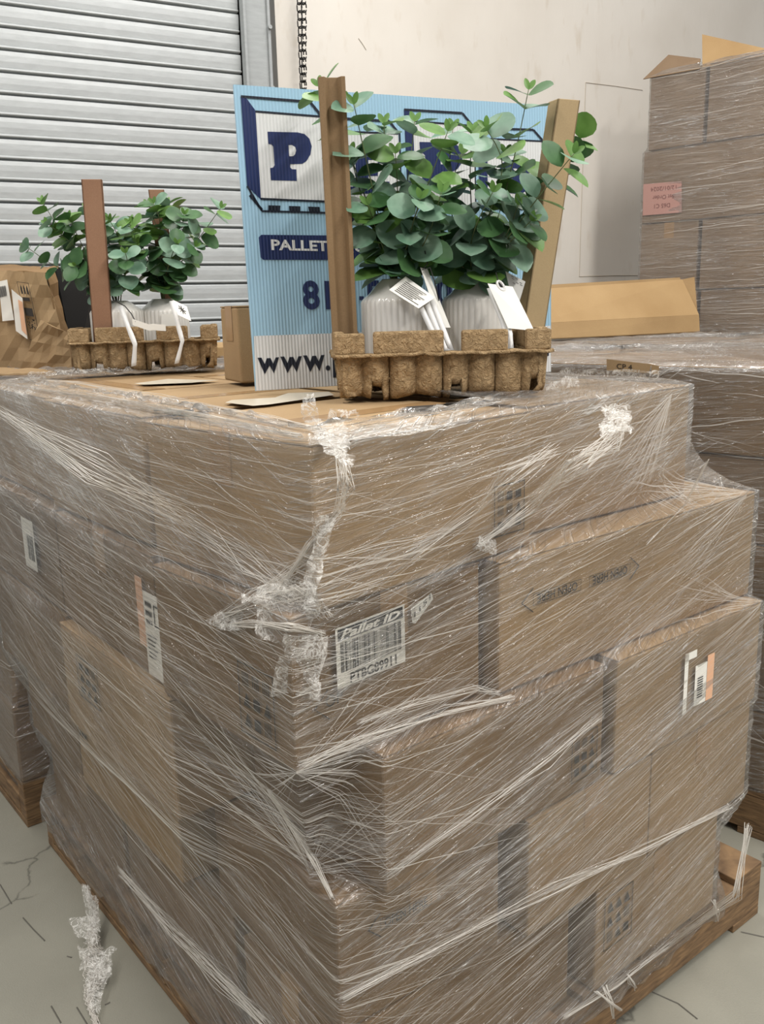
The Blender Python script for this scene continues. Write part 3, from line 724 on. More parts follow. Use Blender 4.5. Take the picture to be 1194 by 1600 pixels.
fan(.905, 1.14, 195, 265, 60, .06, .3, .0008); fan(1.04, .95, 150, 215, 40, .08, .35); fan(1.03, .74, 150, 210, 30, .06, .3)
fm.strands(sp, 'film_crease', STRAND, wrap)
# thick gathered ropes of film, defined along polylines in the photo and laid on the film
def onsurf(px, py):   # nearest film surface point for a pixel: march the ray
    r = ray(px, py); t = .5; last = None
    while t < 3.2:
        p = EYE+r*t; a = (p-O).dot(U)-fm.c[0]; b = (p-O).dot(V)-fm.c[1]; rr = math.hypot(a, b); th = math.atan2(b, a)
        i = int(np.argmin(np.abs(np.angle(np.exp(1j*(fm.th-th)))))) if t > .6 and rr < 1.2 else None
        if i is not None and fm.Z[0] < p.z < fm.Z[-1]:
            j = int((p.z-fm.Z[0])/(fm.Z[-1]-fm.Z[0])*(len(fm.Z)-1))
            if rr <= fm.out[i, j]: return p-r*.004
        if i is not None and p.z <= fm.Z[-1] and rr < 1.0 and last is not None and last.z > fm.Z[-1]: return p
        last = p; t += .006
    return EYE+r*1.2
def rope(name, pl, n, spread, rad, seed):
    n = int(n*1.8)
    R = random.Random(seed); m = MB(); base = [onsurf(*p) for p in pl]
    for k in range(n):
        off = [Vector((R.uniform(-1, 1), R.uniform(-1, 1)*.3, R.uniform(-1, 1)))*spread*(.4+.8*math.sin(math.pi*(i+.5)/len(base))) for i in range(len(base))]
        pts = [b+o_ for b, o_ in zip(base, off)]; fine = []
        for i in range(len(pts)-1):
            for q in range(6):
                a = q/6; a2 = a*a*(3-2*a); fine.append(pts[i].lerp(pts[i+1], a*.5+a2*.5)+Vector((R.uniform(-1, 1), R.uniform(-1, 1), R.uniform(-1, 1)))*spread*.05)
        fine.append(pts[-1]); m.tube(fine, [rad*.55*w_ for w_ in [R.uniform(.4, 1.1)]*len(fine)], 4)
    return m.build(name, STRAND, wrap, smooth=True)
rope('film_rope', [(975, 655), (960, 690), (900, 720), (830, 790), (745, 852)], 16, .010, .0009, 1)
rope('film_rope', [(868, 700), (800, 745), (745, 800), (640, 870)], 9, .010, .0007, 2)
rope('film_rope', [(500, 668), (532, 705), (541, 760), (530, 800), (485, 850), (430, 930)], 14, .007, .0008, 3)
rope('film_rope', [(1105, 720), (1070, 790), (1010, 850)], 3, .003, .0009, 4)
rope('film_rope', [(10, 600), (90, 612), (200, 630), (330, 655), (470, 682)], 12, .006, .0009, 5)
rope('film_rope', [(30, 592), (120, 600), (250, 622), (420, 655), (500, 672)], 10, .006, .0008, 6)
rope('film_rope', [(0, 640), (150, 730), (300, 810), (400, 880), (470, 930)], 12, .016, .0008, 7)
rope('film_rope', [(470, 1195), (560, 1160), (700, 1110), (800, 1090)], 12, .007, .0007, 8)
rope('film_rope', [(420, 1235), (455, 1290), (490, 1345), (520, 1402)], 10, .004, .0010, 9)
rope('film_rope', [(190, 1360), (270, 1450), (350, 1530), (420, 1600)], 16, .016, .0012, 10)
rope('film_rope', [(530, 1560), (700, 1470), (860, 1390), (1000, 1330), (1140, 1260)], 12, .010, .0008, 11)
rope('film_rope', [(1170, 1290), (1150, 1400), (1050, 1470), (960, 1540), (880, 1590)], 10, .008, .0009, 12)
rope('film_rope', [(500, 985), (508, 1020), (496, 1070), (470, 1084), (430, 1078)], 6, .003, .0008, 13)
rope('film_rope', [(338, 972), (400, 930), (455, 895), (505, 860)], 14, .010, .0009, 14)
rope('film_rope', [(338, 978), (400, 975), (455, 980), (505, 990)], 12, .005, .0009, 15)
rope('film_rope', [(350, 965), (420, 940), (480, 930), (510, 960)], 12, .012, .0008, 16)
rope('film_rope', [(560, 1130), (640, 1100), (740, 1075), (780, 1085)], 10, .006, .0007, 17)
rope('film_rope', [(600, 1370), (720, 1290), (850, 1190), (940, 1120)], 8, .010, .0007, 18)
# crumpled flaps
def crumple(name, quad, nx, ny, amp, seed, parent, thresh=.0, mat=None, pull=.006):
    """a creased sheet spanning four 3D corners (a,b,c,d), torn edge"""
    a, b, c, d = quad; m = MB(); n = (b-a).cross(d-a).normalized()
    if n.y > 0: n = -n
    R = random.Random(seed); vs = []; keep = {}
    for i in range(nx+1):
        for j in range(ny+1):
            u, v = i/nx, j/ny; p = a.lerp(b, u).lerp(d.lerp(c, u), v); q = p*24+Vector((seed*3.1, 0, 0))
            f = mnoise.noise(q); g = mnoise.noise(q*2.3); h = abs(mnoise.noise(q*1.1+Vector((5, 5, 5)))); edge = min(u, 1-u, v, 1-v)
            e = Vector((mnoise.noise(q*1.7+Vector((9, 0, 0))), mnoise.noise(q*1.7+Vector((0, 9, 0))), mnoise.noise(q*1.7+Vector((0, 0, 9)))))
            vs.append(p+n*(pull+amp*(abs(f)*1.1+.35*abs(g)+.3*h))+e*amp*.6); keep[(i, j)] = edge*6+mnoise.noise(q*1.4+Vector((3, 1, 7)))*1.1 > thresh
    fs = []
    for i in range(nx):
        for j in range(ny):
            if keep[(i, j)] and keep[(i+1, j+1)]: k = i*(ny+1)+j; fs.append((k, k+ny+1, k+ny+2, k+1))
    m.add(vs, fs); return m.build(name, mat or CRUMPLE, parent)
q4 = lambda *p: [onsurf(*x) for x in p]
crumple('crumpled_flap', q4((330, 975), (500, 885), (512, 985), (350, 985)), 70, 30, .012, 1, wrap, .1)
crumple('crumpled_flap', q4((380, 930), (505, 895), (508, 1000), (420, 1000)), 60, 40, .014, 2, wrap, .1)
crumple('crumpled_flap', q4((440, 985), (510, 985), (498, 1085), (420, 1080)), 30, 40, .006, 3, wrap, -.2)
crumple('crumpled_flap', q4((478, 668), (540, 668), (560, 755), (498, 715)), 40, 40, .008, 4, wrap, .1)
crumple('crumpled_flap', q4((940, 640), (985, 650), (985, 705), (935, 695)), 30, 30, .014, 5, wrap, .1)
crumple('crumpled_flap', q4((738, 835), (775, 840), (770, 868), (735, 858)), 20, 16, .007, 6, wrap, .1)
crumple('crumpled_flap', q4((480, 905), (500, 800), (540, 790), (500, 930)), 20, 30, .006, 7, wrap, .2)
zt2 = LZ[0]+.006
qz = lambda *p: [onz(x, y, zt2) for x, y in p]
crumple('crumpled_flap', qz((455, 690), (480, 660), (760, 640), (700, 662)), 80, 14, .005, 8, wrap, .15)
def crumple_up(name, a, b, h, seed):
    A, B = onz(*a, zt2), onz(*b, zt2); return crumple(name, [A, B, B+ZU*h, A+ZU*h], int((B-A).length/.003)+6, 12, .008, seed, wrap, .25)
crumple_up('film_tuft', (476, 668), (502, 668), .045, 11); crumple_up('film_tuft', (500, 660), (560, 655), .018, 12)
crumple_up('film_tuft', (30, 590), (330, 574), .014, 13); crumple_up('film_tuft', (845, 612), (900, 604), .02, 14)
crumple_up('film_tuft', (860, 585), (1050, 592), .016, 15)
# hanging tail at the left bottom, down onto the floor
def P3(px, py, z): return onz(px, py, z)
t0 = [P3(133, 1385, .10), P3(150, 1430, .05), P3(142, 1480, .02), P3(150, 1530, .012), P3(138, 1560, .008), P3(150, 1600, .006), P3(200, 1680, .005)]
m = MB(); R = random.Random(8)
for k in range(26):
    pts = []; w = R.uniform(.3, 1)
    for i in range(len(t0)-1):
        for q in range(5):
            p = t0[i].lerp(t0[i+1], q/5); a = i+q/5; sp_ = (.006+.018*math.exp(-((a-2.6)/1.2)**2))
            pts.append(p+Vector((R.uniform(-1, 1)*sp_, R.uniform(-1, 1)*sp_*.6, abs(R.uniform(0, 1))*sp_*.4)))
    m.tube(pts, [.0009*R.uniform(.3, 1.2) for _ in pts], 4)
m.build('film_tail', STRAND, wrap, smooth=True)
crumple('film_tail_sheet', [P3(125, 1480, .02), P3(185, 1490, .03), P3(175, 1535, .02), P3(125, 1520, .01)], 36, 30, .012, 21, wrap, .15)
crumple('film_tail_sheet', [P3(108, 1440, .035), P3(150, 1425, .05), P3(160, 1490, .02), P3(125, 1470, .02)], 30, 26, .010, 22, wrap, .2)
crumple('film_tail_sheet', [P3(131, 1370, .11), P3(158, 1400, .11), P3(163, 1455, .04), P3(140, 1440, .05)], 18, 40, .006, 23, wrap, .0)
crumple('film_tail_sheet', [P3(138, 1510, .02), P3(175, 1505, .02), P3(155, 1600, .006), P3(130, 1560, .006)], 26, 36, .010, 24, wrap, .2)
for i, (a, b) in enumerate((((1115, 1412), (1120, 1440)), ((978, 1528), (992, 1545)), ((945, 1545), (958, 1590)), ((930, 1555), (970, 1580)))):
    A, B = onsurf(a[0], a[1]-6), P3(b[0], b[1], .07); mm = MB()
    for k in range(5): mm.tube([A+Vector((R.uniform(-1, 1), 0, 0))*.006, A.lerp(B, .5)+Vector((R.uniform(-1, 1), R.uniform(-1, 1), 0))*.008, B+Vector((R.uniform(-1, 1), 0, R.uniform(-1, 1)))*.004], .0009, 4)
    mm.build('film_tail', STRAND, wrap, smooth=True)

# ------------------------------------------------------------------ neighbouring pallets
def local_fp(o, ex, ey, fo, fu, fv):
    return [((q-fo).dot(fu), (q-fo).dot(fv)) for q in (o, o+ex, o+ex+ey, o+ey)]
def stackpallet(o, a, lu, lv, top, rows, label_wrap, label_pal, boxlab, grp, mats, wrapmat, lipw, nu=2, nv=2, ds=.012, dz=.012, lean=0, flow=None, cross=None, strandn=200, hz=.35):
    u, v = d2(a), d2(a+90); o = Vector((o.x, o.y, 0))
    pallet(o, u*lu, v*lv, label_pal)
    h = (top-.128)/rows; lay = []; boxes = []
    for r in range(rows):
        z0 = .128+r*h; j = .012*(r % 2); st = (0, 1) if r % 2 == 0 else (1, 0)
        a0 = o+u*j+v*j*.5; L1, L2 = u*(lu-.03), v*(lv-.02)
        for i in range(nu):
            for k in range(nv):
                if r < rows-1 and i > 0 and k > 0: continue
                p = a0+L1*(i/nu)+L2*(k/nv)+ZU*z0
                lb = boxlab(r, i, k)
                boxes.append(carton(p, L1/nu*.985, L2/nv*.985, h-.002, mats[(r+i+k) % len(mats)], lb, grp, name='cardboard_box'))
        lay.append((z0, z0+h, local_fp(a0, L1, L2, o, u, v)))
    F_ = Film(o, u, v, lay, ds, dz, .09, k=.8, lip=lambda q, qq: lipw+.02*vnoise(qq*14, qq*0, 3), ztop=top+.004, seed=int(a)+3, flow=flow, cross=cross, hazef=lambda s, z: np.clip(hz+.4*np.exp(-((z-top)/.03)**2)+.0*s, 0, 1))
    w = empty('stretch_wrap', tuple(o+(u*lu+v*lv)*.5+ZU*.1)); tag(w, label_wrap, 'plastic wrap')
    F_.build('film_shell', wrapmat, w); R = random.Random(int(a)); sp = []
    for i in range(strandn):
        side = R.random() < .6; s = R.uniform(0, lu) if side else -R.uniform(0, lv); z = R.uniform(.15, top)
        sp.append((s, z, (R.uniform(-.15, .15) if R.random() < .7 else R.uniform(-.9, .9)), R.uniform(.08, .5), R.choice((.0006, .0009, .0014))))
    F_.strands(sp, 'film_crease', STRAND, w)
    return F_, w, o, u, v
posw = ['near left', 'near right', 'far left', 'far right']
rown = ['bottom', 'second', 'third', 'fourth', 'fifth', 'sixth']
# pallet to the rear right: K corner, e1 towards the right (-43 deg), e2 away (47 deg)
K = Vector((-.10, 2.90, 0)); E1, E2 = d2(-43), d2(47)
GR = 'cartons of the grey-wrapped rear right stack'
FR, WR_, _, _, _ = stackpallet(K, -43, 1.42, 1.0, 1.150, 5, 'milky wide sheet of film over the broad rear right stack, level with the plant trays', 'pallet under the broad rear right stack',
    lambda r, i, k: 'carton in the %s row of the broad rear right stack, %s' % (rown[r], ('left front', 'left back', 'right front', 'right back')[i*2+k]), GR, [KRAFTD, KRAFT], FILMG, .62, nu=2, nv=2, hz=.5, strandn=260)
def kface(px, py): return onplane(px, py, K-E2*.012, E2)
m = MB(); A = [kface(948, 561), kface(1018, 569), kface(1014, 583), kface(948, 579)]; m.add(A, [(0, 1, 2, 3)]); B_ = [kface(1018, 569), kface(1030, 572), kface(1030, 586), kface(1018, 584)]; m.add(B_, [(0, 1, 2, 3)])
m.build('box_label', KRAFT2, WR_)
m = MB(); put_text(m, 'CP 4', kface(964, 576)-E2*.001, kface(988, 578)-kface(964, 576), kface(964, 568)-kface(964, 576)); m.build('handwriting', BLACK, WR_)
K4 = K+E2*1.04
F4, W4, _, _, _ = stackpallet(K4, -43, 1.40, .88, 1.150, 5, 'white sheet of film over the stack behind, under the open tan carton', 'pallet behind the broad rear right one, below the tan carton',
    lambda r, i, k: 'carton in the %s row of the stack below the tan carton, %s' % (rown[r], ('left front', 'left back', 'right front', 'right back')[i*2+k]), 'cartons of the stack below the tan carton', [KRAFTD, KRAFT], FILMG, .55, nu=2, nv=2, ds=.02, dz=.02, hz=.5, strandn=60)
# rear left pallet
P3o = Vector((-.945, 2.10, 0))
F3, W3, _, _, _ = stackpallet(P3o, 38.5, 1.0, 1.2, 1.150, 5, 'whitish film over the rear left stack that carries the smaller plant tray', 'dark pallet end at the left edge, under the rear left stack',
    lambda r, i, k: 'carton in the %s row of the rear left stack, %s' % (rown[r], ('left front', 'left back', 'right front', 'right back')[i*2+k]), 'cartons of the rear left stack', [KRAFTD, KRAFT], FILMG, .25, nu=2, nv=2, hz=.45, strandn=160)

# tall wrapped stack against the wall on the right
SC = aty(998, 455, 4.40); SC.z = 0; e1, e2 = d2(-44), d2(46)
def sface(px, py): return onplane(px, py, SC, e2)
zr = [zcol(y, SC.x, SC.y) for y in (118, 237, 350, 455)]
hr = (zr[0]-zr[3])/3
rows = [(zr[0], zr[1]), (zr[1], zr[2]), (zr[2], zr[3])]; z = zr[3]
while z-hr > .1: rows.append((z, z-hr)); z -= hr
zpal = z
pallet(SC, e1*1.30, e2*.72, 'pallet under the tall stack by the wall', h=.128) if False else None
s1 = (sface(1095, 200)-SC).dot(e1); s1b = (sface(1092, 400)-SC).dot(e1)
lay = []; RN = ['top', 'second', 'third', 'fourth', 'fifth', 'sixth', 'seventh', 'eighth']
nrow = len(rows); base_h = rows[-1][1]
rp = pallet(SC+e1*.02, e1*1.28, e2*.70, 'pallet at the foot of the tall wall stack', h=.128)
gap = (base_h-.128)
for i, (zt_, zb_) in enumerate(rows):
    zb2, zt3 = zb_-gap, zt_-gap
    zb2, zt3 = zb_, zt_
    if i == nrow-1: zb2 = .129
    off = [.02, .0, .0, .01][min(i, 3)]; W_ = 1.30
    cuts = [0, W_] if i == 1 else [0, s1 if i == 0 else s1b, W_]
    for k in range(len(cuts)-1):
        p = SC+e1*(off+cuts[k]+(.006 if k else 0))+ZU*zb2
        lab = 'wide carton with a pink paper slip, second from the top of the tall wall stack' if i == 1 else '%s row %s carton of the tall stack by the wall' % (RN[i], ('left', 'right')[k])
        r_ = carton(p, e1*(cuts[k+1]-cuts[k]-.008), e2*(.68), zt3-zb2-.002, KRAFTD, lab, 'cartons of the tall stack by the wall', tape=i > 0, flaps=True)
        if i == 0 and k == 0: topL = r_
        if i == 0 and k == 1: topR = r_
        if i == 1: pinkroot = r_
    lay.append((zb2, zt3, [(off, 0), (off+W_, 0), (off+W_, .68), (off, .68)]))
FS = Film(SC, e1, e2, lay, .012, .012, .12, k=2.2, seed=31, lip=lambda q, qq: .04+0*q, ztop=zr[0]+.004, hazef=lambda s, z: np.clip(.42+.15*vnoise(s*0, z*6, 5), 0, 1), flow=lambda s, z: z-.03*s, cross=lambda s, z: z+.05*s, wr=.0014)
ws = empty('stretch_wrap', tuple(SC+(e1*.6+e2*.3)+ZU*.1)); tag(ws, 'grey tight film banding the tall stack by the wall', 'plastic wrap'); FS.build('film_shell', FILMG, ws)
R = random.Random(77)
FS.strands([(R.uniform(0, 1.0), R.uniform(1.1, zr[0]), R.uniform(-.06, .1), R.uniform(.1, .6), R.choice((.0006, .0009))) for _ in range(130)], 'film_crease', STRAND, ws)
# pink slip
q = [sface(x, y)-e2*.0035 for x, y in ((1005, 337), (1066, 332), (1066, 283), (1006, 288))]
m = MB(); m.add(q, [(0, 1, 2, 3)]); pk = m.build('pink_label', PINK, pinkroot); pk['label'] = 'pink slip with three lines of upside-down writing'
m = MB(); ex = q[1]-q[0]; ey = q[3]-q[0]
for k, (t, a0, a1) in enumerate((('D65 C1', .3, .7), ('5st Order', .25, .8), ('12/01/2024', .2, .85))): put_text(m, t, q[0]-e2*.001+ex*a0+ey*(.2+.27*k), ex*(a1-a0), ey*.13, flip=True)
m.build('handwriting', simple('faded_pink_ink', srgb(120, 84, 80), .7), pk)
# standing flaps
m = MB(); T = [sface(1006, 124)-e2*.004, sface(1094, 108)-e2*.004, sface(1090, 90)+e2*.03, sface(1040, 84)+e2*.03]; m.add(T, [(0, 1, 2, 3)]); m.build('raised_flap', KRAFTD, topL, solid=.004)
m = MB(); T = [sface(1098, 106), sface(1200, 86), sface(1200, 76)+e2*.03, sface(1088, 50)+e2*.06]; m.add([t-e2*.0 for t in T], [(0, 1, 2, 3)]); fl = m.build('raised_flap', TANIN, topR, solid=.005); fl['label'] = 'tan flap standing up'

# open tan carton lying on the rear right stack
oa = onz(862, 529, 1.165); ob = onz(1093, 518, 1.165); od = (ob-oa); odn = od.normalized(); on_ = Vector((-odn.y, odn.x, 0))
if on_.y < 0: on_ = -on_
oc = empty('open_carton', tuple((oa+ob)/2)); tag(oc, 'flattened open tan carton showing its inside, right of the large plant tray', 'box')
def oplane(px, py, d): return onplane(px, py, oa+on_*d, on_)
ta, tb = oplane(856, 452, .14), oplane(1066, 437, .14); ma, mb_ = oplane(856, 505, .03), oplane(1092, 492, .03)
oa2 = oa-odn*.05
def sheet(name, pts, mat, parent, th=.004, label=None):
    m = MB(); m.add(pts, [tuple(range(len(pts)))]); o = m.build(name, mat, parent, solid=th)
    if label: o['label'] = label
    return o
TANL = kraft('tan_cardboard_dusty_shaded', srgb(138, 111, 76), srgb(164, 136, 96))  # dusty tan, darkened so that fold shading is painted into the panels
sheet('front_wall', [oa2, ob, mb_, ma-odn*.05], TANL, oc)
sheet('lid_panel', [ma-odn*.05, mb_, tb+odn*.0, ta-odn*.05], TANIN, oc)
te, tf = oplane(856, 446, .16), oplane(1062, 434, .16)
sheet('top_fold', [ta-odn*.05+ZU*-.02, tb+ZU*-.02, tf, te-odn*.05], TANL, oc)
sheet('corner_flap', [mb_, tb, oplane(1085, 433, .10), oplane(1090, 492, .05)], TANL, oc)
sheet('back_wall', [oa2+on_*.2, ob+on_*.2, ob+on_*.2+ZU*.15, oa2+on_*.2+ZU*.15], TANIN, oc)
sheet('base_panel', [oa2, ob, ob+on_*.2, oa2+on_*.2], TANIN, oc)
m = MB()
for a, b_ in (((918, 450), (936, 500)), ((936, 500), (945, 527)), ((1012, 441), (1022, 462))):
    A, B = [oplane(x, y, .14-.11*(y-450)/55 if y < 505 else .02)-on_*.006 for x, y in (a, b_)]; m.tube([A, B], .0016, 4)
m.build('crease_line', simple('pale_crease', srgb(222, 186, 130), .7), oc)

# carton standing behind the sign and flattened board by the shutter
bA = onz(376, 599, 1.1575)
bs = carton(bA+Vector((0, .0, 0)), d2(25.6)*.50, d2(115.6)*.12, .155, KRAFT2, 'small closed carton standing behind the blue sign, its left end showing', tape=True)
fb = onz(330, 568, 1.160); sheetd = d2(20)
fo_ = MB(); fo_.box(Vector((-.52, 2.78, 1.160)), d2(12)*.55, d2(102)*.42, ZU*.035); o_ = fo_.build('flat_carton', TANIN, bevel=.004); tag(o_, 'low flat carton between the smaller plant tray and the blue sign', 'box')

# crumpled open carton at the left
cc = empty('crumpled_carton', tuple(onz(50, 580, 1.165))); tag(cc, 'battered open carton with peeling labels at the left edge, beside the smaller tray', 'box')
Yc = 2.50
def cp(px, py, Y=Yc): return aty(px, py, Y)
def patch(name, quad, nx, ny, mat, parent, amp=.006, seed=0, th=.004, cut=None):
    a, b, c, d = quad; m = MB(); n = (b-a).cross(d-a).normalized(); n = -n if n.y > 0 else n; vs = []
    for i in range(nx+1):
        for j in range(ny+1):
            u, v = i/nx, j/ny; p = a.lerp(b, u).lerp(d.lerp(c, u), v)
            x = p*19+Vector((seed, 0, 0)); f = abs(mnoise.noise(x))*1.6+.5*abs(mnoise.noise(x*2.1)); vs.append(p+n*amp*(f-.5))
    fs = [(i*(ny+1)+j, (i+1)*(ny+1)+j, (i+1)*(ny+1)+j+1, i*(ny+1)+j+1) for i in range(nx) for j in range(ny)]
    fs = [t for q in fs for t in ((q[0], q[1], q[2]), (q[0], q[2], q[3]))]
    m.add(vs, fs); return m.build(name, mat, parent, solid=th)
zb = 1.160
patch('front_panel', [cp(-60, 585), cp(112, 581, Yc-.02), cp(72, 426), cp(-60, 420)], 11, 8, KRAFT2, cc, .020, 1)
patch('torn_flap', [cp(30, 581, Yc-.03), cp(113, 581, Yc-.03), cp(106, 520, Yc-.02), cp(64, 500, Yc-.02)], 6, 5, KRAFT2, cc, .018, 2)
patch('side_panel', [cp(72, 426), cp(112, 581, Yc-.02), cp(118, 579, Yc+.02), cp(84, 420, Yc+.05)], 8, 3, KRAFT, cc, .014, 3)
patch('top_panel', [cp(-60, 420), cp(72, 426), cp(92, 418, Yc+.22), cp(-60, 415, Yc+.22)], 16, 8, KRAFT, cc, .01, 4)
VOID = simple('unlit_carton_inside', srgb(14, 12, 10), .95)  # shade inside the carton is put into this near-black colour
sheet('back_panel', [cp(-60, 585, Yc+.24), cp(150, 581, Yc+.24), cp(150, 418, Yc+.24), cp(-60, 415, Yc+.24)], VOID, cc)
sheet('lid_inside', [cp(118, 579, Yc+.03), cp(150, 577, Yc+.24), cp(150, 418, Yc+.24), cp(86, 420, Yc+.06)], VOID, cc, .004, 'inside of the open end, its shade painted black')
def cq(pts, dy=-.012): return [cp(x, y, Yc+dy) for x, y in pts]
lb = sheet('shipping_label', cq([(-2, 440), (11, 437), (22, 500), (4, 502)], -.022), PAPER, cc, .001)
lb2 = sheet('peeling_label', cq([(18, 452), (35, 466), (43, 530), (25, 517)], -.03), PAPER, cc, .001)
m = MB(); q = cq([(28, 468), (35, 472), (42, 524), (34, 516)], -.034); m.add(q, [(0, 1, 2, 3)]); m.build('label_band', PEACH, lb2)
m = MB(); q = cq([(26, 440), (45, 440), (64, 533), (46, 531)], -.021); o1, exx, eyy = q[3], q[2]-q[3], q[0]-q[3]
frame(m, o1, exx, eyy, 0, 0, 1, 1, .04)
for k in range(3): m.add([o1+exx*(.2+.25*k)+eyy*.8, o1+exx*(.34+.25*k)+eyy*.8, o1+exx*(.34+.25*k)+eyy*.9, o1+exx*(.27+.25*k)+eyy*.96, o1+exx*(.2+.25*k)+eyy*.9], [(0, 1, 2, 3, 4)])
rect(m, o1, exx, eyy, .15, .42, .85, .56); rect(m, o1, exx, eyy, .2, .68, .8, .74)
Rn = random.Random(4)
for k in range(30): a, b = Rn.uniform(.15, .8), Rn.uniform(.18, .38); rect(m, o1, exx, eyy, a, b, a+.07, b+.02)
m.build('printed_icons', INK, cc)
m = MB(); q = cq([(-2, 448), (9, 446), (11, 462), (0, 465)], -.025)
for k in range(7): a = k/7; m.add([q[0].lerp(q[1], a), q[0].lerp(q[1], a+.08), q[3].lerp(q[2], a+.08), q[3].lerp(q[2], a)], [(0, 1, 2, 3)])
m.build('label_print', BLACK, lb)
lowb = patch('loose_cardboard_flap', [onz(-60, 588, 1.162), onz(88, 582, 1.162), onz(70, 578, 1.166), onz(-60, 572, 1.172)], 20, 4, KRAFT2, None, .004, 9); tag(lowb, 'loose brown cardboard flap lying flat below the battered carton', 'cardboard')

# ------------------------------------------------------------------ blue sign board
def signmat(name, c):
    m, nt, b, out = newmat(name); L = nt.links.new
    tc = N(nt, 'ShaderNodeUVMap'); tc.uv_map = 'flute'
    sx = N(nt, 'ShaderNodeSeparateXYZ'); L(tc.outputs[0], sx.inputs[0])
    mu = N(nt, 'ShaderNodeMath', operation='MULTIPLY'); mu.inputs[1].default_value = 2*math.pi/.0062; L(sx.outputs[0], mu.inputs[0])
    si = N(nt, 'ShaderNodeMath', operation='SINE'); L(mu.outputs[0], si.inputs[0])
    r = ramp(nt, [(0, tuple(x*.86 for x in c[:3])+(1,)), (1, c)]); 
    mr = N(nt, 'ShaderNodeMapRange'); mr.inputs[1].default_value = -1; mr.inputs[2].default_value = 1; L(si.outputs[0], mr.inputs[0]); L(mr.outputs[0], r.inputs[0]); L(r.outputs[0], b.inputs['Base Color'])
    b.inputs['Roughness'].default_value = .28; b.inputs['Specular IOR Level'].default_value = .6
    bp = N(nt, 'ShaderNodeBump'); bp.inputs['Strength'].default_value = .55; bp.inputs['Distance'].default_value = .0012
    L(si.outputs[0], bp.inputs['Height']); L(bp.outputs[0], b.inputs['Normal']); return m
SB = signmat('light_blue_sign_plastic', srgb(162, 200, 222)); SW = signmat('white_sign_plastic', srgb(224, 224, 222)); SN = signmat('navy_sign_ink', srgb(24, 40, 88)); SK = signmat('black_sign_ink', srgb(16, 22, 38)); SL = signmat('pale_blue_sign_ink', srgb(178, 214, 238))
sBL = onz(400, 611, 1.158); sBR = onz(861, 581, 1.158); sX = (sBR-sBL).normalized(); sN0 = Vector((sX.y, -sX.x, 0)); tilt = math.radians(3)
sYv = (ZU*math.cos(tilt)-sN0*math.sin(tilt)).normalized(); sNn = sX.cross(sYv).normalized()
if sNn.y > 0: sNn = -sNn
def sg(px, py, lift=0): return onplane(px, py, sBL, sNn)+sNn*lift
sign = empty('sign_board', tuple((sBL+sBR)/2)); tag(sign, 'light blue fluted plastic sign board with big framed letters, leaning behind the plant tray', 'sign')
def sgpart(name, polys, mat, lift, parent=sign):
    m = MB()
    for p in polys: m.add([sg(x, y, lift) for x, y in p] if not isinstance(p[0], Vector) else p, [tuple(range(len(p)))])
    o = m.build(name, mat, parent); me = o.data; uv = me.uv_layers.new(name='flute')
    for l in me.loops: P = me.vertices[l.vertex_index].co; uv.data[l.index].uv = ((P-sBL).dot(sX), (P-sBL).dot(sYv))
    return o
TL, TR, BL, BR = sg(365, 132), sg(862, 165), sBL, sBR
m = MB(); m.add([BL, BR, TR, TL, BL-sNn*.005, BR-sNn*.005, TR-sNn*.005, TL-sNn*.005], [(0, 1, 2, 3), (7, 6, 5, 4), (0, 4, 5, 1), (1, 5, 6, 2), (2, 6, 7, 3), (3, 7, 4, 0)])
bd = m.build('board', SB, sign); uv = bd.data.uv_layers.new(name='flute')
for l in bd.data.loops: P = bd.data.vertices[l.vertex_index].co; uv.data[l.index].uv = ((P-sBL).dot(sX), (P-sBL).dot(sYv))
def lerp2(a, b, t): return (a[0]+(b[0]-a[0])*t, a[1]+(b[1]-a[1])*t)
LF = .0006
sgpart('white_band', [[(396.5, 525), (860.5, 509), (861, 580.8), (400.2, 610.6)]], SW, LF)
def line(a, b, w):   # a stroke as a quad in sign pixels
    dx, dy = b[0]-a[0], b[1]-a[1]; l = math.hypot(dx, dy); nx, ny = -dy/l*w/2, dx/l*w/2
    return [(a[0]+nx, a[1]+ny), (b[0]+nx, b[1]+ny), (b[0]-nx, b[1]-ny), (a[0]-nx, a[1]-ny)]
faces = [[(399, 176), (502, 183), (509, 314), (407, 309)], [(510, 206), (622, 210), (627, 318), (516, 315)], [(645, 190), (742, 196), (742, 322), (650, 322)], [(760, 218), (847, 222), (848, 326), (762, 324)]]
sgpart('letter_panel', faces, SW, LF*1.5)
for _p in ([[(376, 150), (385, 154), (399, 173), (407.5, 312), (386, 291)], [(508, 183), (511, 206), (517, 318), (510, 312)], [(631, 171), (638, 172), (645, 188), (650, 324), (638, 318)], [(746, 192), (752, 194), (761, 216), (762, 326), (749, 318)]]): sgpart('panel_side', [_p], SN, LF*2)
strokes = [line((376, 151), (484, 159.5), 4), line((484, 159.5), (504, 184), 4), line((399, 174.5), (502, 182.5), 3.4), line((504, 182), (511, 318), 2.5), line((407, 311), (510, 315), 3), line((409, 330), (520, 333), 3), line((386, 291), (409, 330), 3), line((390, 305), (409, 328), 4),
    line((508, 184), (608, 189.5), 4), line((608, 189.5), (623, 209), 3.4), line((511, 205), (622, 209), 3), line((624, 208), (627, 320), 2.2), line((516, 316), (628, 320), 2.5), line((520, 333), (560, 336), 3),
    line((631, 171.5), (722, 177), 3.6), line((722, 177), (740, 199), 3.2), line((645, 189.5), (741, 197), 2.8), line((741, 199), (743, 322), 1.8), line((648, 323), (742, 324), 2.4),
    line((746, 200), (833, 203), 3.2), line((833, 203), (847, 219), 3), line((761, 217), (847, 221), 2.6), line((847, 219), (849, 330), 2), line((762, 326), (848, 328), 2.4)]
sgpart('panel_outline', strokes, SK, LF*2.5)
